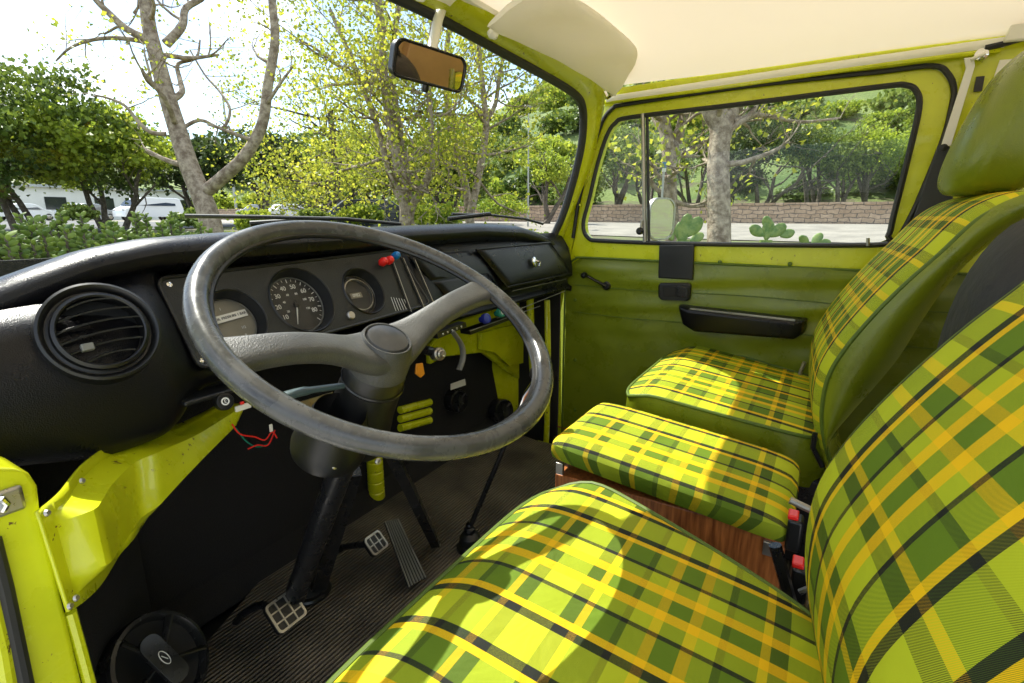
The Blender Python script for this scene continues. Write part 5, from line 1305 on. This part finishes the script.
# succulents in front of the van, at the left
def paddle(b, p, d, L, w, th):
    d = d.normalized(); s = d.cross(Vector((random.random(), random.random(), .2))).normalized(); n = d.cross(s)
    rows = []
    for i in range(6):
        t = i/5; ww = w*math.sin(PI*(.12+.80*t))**.8*(1 if i else .35); hh = th*(.5+.5*math.sin(PI*t))
        if i == 5: ww *= .35
        c = p+d*(L*t); rows.append([c+s*(ww*math.cos(a))+n*(hh*math.sin(a)) for a in np.linspace(0, 2*PI, 9)[:-1]])
    b.grid(rows, closev=True); o = len(b.v)-8; b.f.append(tuple(range(o, o+8)))
def succulent(px, dp, h, w, n, lab, lf=(.036, .062)):
    p = RD(px, 230, dp); g = terr(p.x, p.y); top = RD(px, h, dp).z
    o = thing('succulent_plant', (p.x, p.y, g), lab, 'succulent', 'jade succulents in front of the windscreen')
    st = MB(); b = MB()
    for k in range(n):
        a = random.uniform(0, 6.28); r_ = w*random.random()**.6; z1 = top-(r_/w)**2*.18-random.random()*.30
        q = Vector((p.x+math.cos(a)*r_, p.y+math.sin(a)*r_, z1)); root = Vector((p.x+math.cos(a)*r_*.3, p.y+math.sin(a)*r_*.3, g))
        st.tube(smoothpts([root, root.lerp(q, .5)+Vector((math.cos(a)*.05, math.sin(a)*.05, 0)), q], 2), [.016, .014, .012, .010, .008][:5], 5, cap=False)
        for j in range(17):
            pz = q-Vector((0, 0, .010*j)); aa = j*2.4
            d = Vector((math.cos(aa), math.sin(aa), .75-.05*j+random.gauss(0, .15))); L = random.uniform(*lf)
            paddle(b, pz, d, L, L*.30, .004)
    st.build('stems', M['bark_dark'], o); b.build('leaves', M['leaf_succ'], o, smooth=80)
for i, (px, dp, h, w, n, lab) in enumerate([(10, 3.0, 212, .40, 42, 'jade plant filling the lower left corner of the windscreen'), (45, 3.9, 203, .45, 45, 'tall jade plant behind the corner plant'),
        (85, 3.4, 218, .38, 38, 'jade plant with rounded leaves above the dashboard vent'), (118, 4.6, 208, .5, 45, 'jade plant farther back, beneath the white van'), (150, 4.0, 218, .35, 30, 'low jade plant next to the sycamore foot'), (178, 4.6, 214, .35, 28, 'rightmost jade plant, touching the sycamore trunk')]):
    succulent(px, dp, h, w, n, lab)

def cactus(px, py, dp, segs, lab, s=.70):
    p = RD(px, py, dp); g = terr(p.x, p.y); o = thing('prickly_pear', (p.x, p.y, g), lab, 'cactus', 'prickly pears beyond the passenger window')
    MB().tube([(p.x, p.y, g-.1), (p.x, p.y, p.z)], .06, 10).build('stem', M['cactus'], o)
    for (dx, dz, L, ang) in segs:
        b = MB(); q = p+cr*(dx*s)+Vector((0, 0, dz*s)); d = cr*math.sin(R(ang))+Vector((0, 0, math.cos(R(ang))))
        # pads face the van
        n_ = (CP-q).normalized(); n_ = (n_+cr*random.gauss(0, .4)).normalized(); sd_ = d.cross(n_).normalized(); n_ = sd_.cross(d); rows = []
        for i in range(9):
            t = i/8; ww = L*s*.36*math.sin(PI*(.06+.88*t))**.7*(.7+.4*t)
            rows.append([q+d*(L*s*t)+sd_*(ww*math.cos(a))+n_*(.016*s*math.sin(a)) for a in np.linspace(0, 2*PI, 13)[:-1]])
        b.grid(rows, closev=True); b.f.append(tuple(range(12))); k_ = len(b.v)-12; b.f.append(tuple(range(k_, k_+12)))
        b.build('pad', M['cactus'], o, smooth=80)
cactus(766, 240, 5.2, [(0, 0, .28, 5), (-.04, .06, .24, -58), (.05, .05, .26, 52), (.02, .14, .20, -18), (.20, .05, .20, 70)], 'prickly pear with five pads low in the middle of the passenger window')
cactus(683, 240, 5.0, [(0, -.05, .30, -8), (.05, .05, .30, 35), (-.14, .0, .3, -30), (.1, -.02, .2, 60), (-.02, .12, .24, 20)], 'taller prickly pear between the sycamore trunks, beside the door mirror')
cactus(812, 244, 6.0, [(0, 0, .22, 40), (-.06, .0, .2, -50), (.1, .0, .2, 80)], 'small pale prickly pear right of the five-pad one')

# grass tufts / ground cover (uncountable)
pts = []
for _ in range(26000):
    az = R(random.uniform(8, 66)); r_ = random.uniform(5, 23); x = CP.x+math.sin(az)*r_; y = math.cos(az)*r_
    if x > 18.5: continue
    pts.append((x, y, terr(x, y)+random.random()*.10))
g = leaves_mesh('ground_cover', pts, .17, M['grass'], None, aspect=1.3); g['kind'] = 'stuff'

# ================================================================== CARS, BUILDING, POLES
def car(px, dp, L, H, W, yaw, mat, lab, van_=False, cat='car'):
    p = RD(px, 215, dp); g = terr(p.x, p.y)+.03; o = thing('parked_van' if van_ else 'parked_car', (p.x, p.y, g), lab, cat, 'cars parked in the lot')
    if van_: prof = [(-.5, .18), (-.5, .55), (-.47, .95), (-.42, 1), (.16, 1), (.27, .93), (.37, .62), (.47, .52), (.5, .40), (.5, .18)]; g0_, g1_ = -.40, .33
    else: prof = [(-.5, .25), (-.5, .52), (-.47, .62), (-.36, .68), (-.24, .97), (-.15, 1), (.06, 1), (.14, .96), (.27, .66), (.44, .56), (.5, .45), (.5, .25)]; g0_, g1_ = -.30, .23
    def T(v): return Vector((p.x, p.y, g))+Matrix.Rotation(yaw, 3, 'Z') @ v
    n = len(prof); rows = []
    for s_, sc_ in ((-.5, .0), (-.47, .02), (-.2, .03), (.2, .03), (.47, .02), (.5, .0)):
        rows.append([T(Vector((a*L*(1 if abs(s_) < .48 else .985), s_*W*(1-.16*max(0, (z-.6)/.4)), z*H*(1+sc_*.6)))) for a, z in prof])
    b = MB().grid(rows); b.f.append(tuple(range(n))); b.f.append(tuple(range(5*n, 6*n))); b.build('body', mat, o, bevel=.02)
    for sg in (-1, 1):
        wz = [(g0_+.04, .66), (g0_+.10 if not van_ else g0_+.02, .92), (.10 if not van_ else .15, .92), (g1_-.02, .66)]
        b = MB().prism([[T(Vector((a*L, sg*W*(.5-.10*max(0, (z-.6)/.4)*1.4)+sg*.012, z*H))) for a, z in wz]], Matrix.Rotation(yaw, 3, 'Z') @ Vector((0, sg*.01, 0))); b.build('side_window', M['carglass'], o)
    fw = [Vector((.145*L if not van_ else .285*L, y_*W, .93*H if not van_ else .90*H)) for y_ in (-.36, .36)]+[Vector((.265*L if not van_ else .375*L, y_*W, .69*H if not van_ else .65*H)) for y_ in (.41, -.41)]
    MB().prism([[T(v+Vector((.012, 0, .012))) for v in fw]], Matrix.Rotation(yaw, 3, 'Z') @ Vector((.008, 0, .008))).build('windscreen', M['carglass'], o)
    for sx in (-.31, .31):
        for sg in (-1, 1):
            c = T(Vector((sx*L, sg*W*.46, .32))); ax = Matrix.Rotation(yaw, 3, 'Z') @ Vector((0, sg, 0))
            wh = MB().lathe([(.2, .02), (.31, .02), (.33, -.02), (.33, -.16), (.2, -.18)], c+ax*.05, ax, 20).build('wheel', M['rubber'], o)
            MB().lathe([(.2, .02), (.18, .03), (.05, .035), (0, .035)], c+ax*.05, ax, 16).build('rim', M['steel'], wh)
    for sg in (-1, 1):
        MB().box(T(Vector((.495*L, sg*W*.36, .47*H))), (.08, .3, .12)).build('headlight', M['chrome'], o, bevel=.02)
car(150, 46, 5.0, 1.95, 1.9, R(175)*-1, M['carw'], 'white van parked behind the jade plants, left of the sycamore', True, 'van')
car(88, 48, 4.6, 1.5, 1.8, R(20), M['cars'], 'silver parked car glimpsed under the big oak')
car(25, 48, 4.6, 1.5, 1.8, R(10), M['carw'], 'white parked car at the far left edge under the oak')
car(262, 50, 4.5, 1.45, 1.8, R(-30), M['cars'], 'silver car beneath the dark oaks')
car(290, 48, 4.5, 1.45, 1.8, R(-10), M['carw'], 'white car right of the dark oaks, just above the rim of the wheel')
car(372, 19, 4.4, 1.35, 1.8, R(-35), M['card'], 'dark blue car parked behind the multi-stemmed sycamore')
# low white building
p = RD(70, 215, 58); g = terr(p.x, p.y)
bd = thing('white_building', (p.x, p.y, g), 'long low white building behind the parked cars at left', 'building')
MB().box((p.x, p.y, g+1.6), (26, 8, 3.4)).build('wall', M['wallw'], bd)
MB().box((p.x, p.y, g+3.4), (27, 9, .25)).build('roof', M['cars'], bd)
for k in range(6):
    x = p.x-11+k*4.3; wf = MB().box((x, p.y-4.03, g+1.7), (1.8, .06, 1.3)).build('window', M['carglass'], bd); MB().box((x, p.y-4.08, g+1.03), (2.0, .12, .08)).build('sill', M['wallw'], wf)
# poles
def pole(px, top, dp, r, lab, cat, arm=False, name='light_pole'):
    p = RD(px, 215, dp); t_ = RD(px, top, dp); g = terr(p.x, p.y); o = thing(name, (p.x, p.y, g), lab, cat)
    MB().tube([(p.x, p.y, g-.2), (p.x, p.y, t_.z)], [r, r*.6], 10).build('shaft', M['pole'], o)
    if arm: MB().tube([Vector((p.x, p.y, t_.z-.3))-cr*1.2, Vector((p.x, p.y, t_.z-.3))+cr*1.2], .05, 6).build('crossarm', M['pole'], o)
    else: MB().box((p.x, p.y, t_.z), (.5, .2, .12)).build('lamp_head', M['pole'], o, bevel=.02)
pole(528, 112, 26, .05, 'thin pale light pole near the right windscreen pillar', 'light pole')
pole(237, 92, 60, .16, 'distant utility pole above the dark oaks', 'utility pole', True, 'utility_pole')
p = RD(664.5, 165, 9.2); sg_ = thing('blue_sign', p-Vector((0, 0, .2)), 'small blue and white sign mounted beside the slimmer forked trunk', 'sign')
MB().prism([[p+cr*a+Vector((0, 0, b_)) for a, b_ in rrect(0, 0, .07, .11, .01)]], cf*.01).build('sign_plate', M['signblue'], sg_)
MB().prism([[p-cf*.003+cr*a+Vector((0, 0, b_-.085)) for a, b_ in rrect(0, 0, .07, .06, .01)]], cf*.01).build('white_plate', M['white'], sg_)
MB().tube([p+Vector((0, 0, .05))+cf*.02, Vector((p.x, p.y, terr(p.x, p.y)))+cf*.02], .02, 8).build('sign_post', M['pole'], sg_)

# ================================================================== LIGHT AND SKY
sdir = Vector((.13, .49, .68)).normalized()
el = math.asin(sdir.z); azs = math.atan2(sdir.x, sdir.y)
sl = bpy.data.lights.new('sun', 'SUN'); sl.energy = 2.8; sl.angle = R(.53); sl.color = (1, .95, .86)
so = bpy.data.objects.new('sun', sl); col.objects.link(so); so.rotation_euler = (-sdir).to_track_quat('-Z', 'Y').to_euler()
wd = bpy.data.worlds.new('World'); scene.world = wd; wd.use_nodes = True; t = wd.node_tree; t.nodes.clear()
out = N(t, 'ShaderNodeOutputWorld'); bg_ = N(t, 'ShaderNodeBackground'); bg_.inputs['Strength'].default_value = .09
sky = N(t, 'ShaderNodeTexSky'); sky.sky_type = 'NISHITA'; sky.sun_disc = False; sky.sun_elevation = el; sky.sun_rotation = azs; sky.air_density = 1.0; sky.dust_density = .6
tc = N(t, 'ShaderNodeTexCoord'); mp = N(t, 'ShaderNodeMapping'); mp.inputs['Scale'].default_value = (1, 1, 2.4); mp.inputs['Location'].default_value = (1.7, .62, .35)
ns = N(t, 'ShaderNodeTexNoise'); ns.inputs['Scale'].default_value = 2.6; ns.inputs['Detail'].default_value = 9; ns.inputs['Roughness'].default_value = .58
rp = N(t, 'ShaderNodeValToRGB'); rp.color_ramp.elements[0].position = .47; rp.color_ramp.elements[1].position = .60
mx = N(t, 'ShaderNodeMix', data_type='RGBA'); mx.inputs[7].default_value = (10, 10.1, 10.3, 1)
t.links.new(tc.outputs['Generated'], mp.inputs[0]); t.links.new(mp.outputs[0], ns.inputs['Vector']); t.links.new(ns.outputs['Fac'], rp.inputs[0]); t.links.new(rp.outputs[0], mx.inputs[0])
t.links.new(sky.outputs[0], mx.inputs[6]); t.links.new(mx.outputs[2], bg_.inputs[0]); t.links.new(bg_.outputs[0], out.inputs[0])

scene.render.engine = 'CYCLES'
scene.cycles.max_bounces = 10; scene.cycles.transparent_max_bounces = 16; scene.cycles.diffuse_bounces = 5
scene.view_settings.view_transform = 'Standard'; scene.view_settings.look = 'None'; scene.view_settings.gamma = 1; scene.view_settings.exposure = 1.72
scene.render.resolution_x = 1024; scene.render.resolution_y = 683
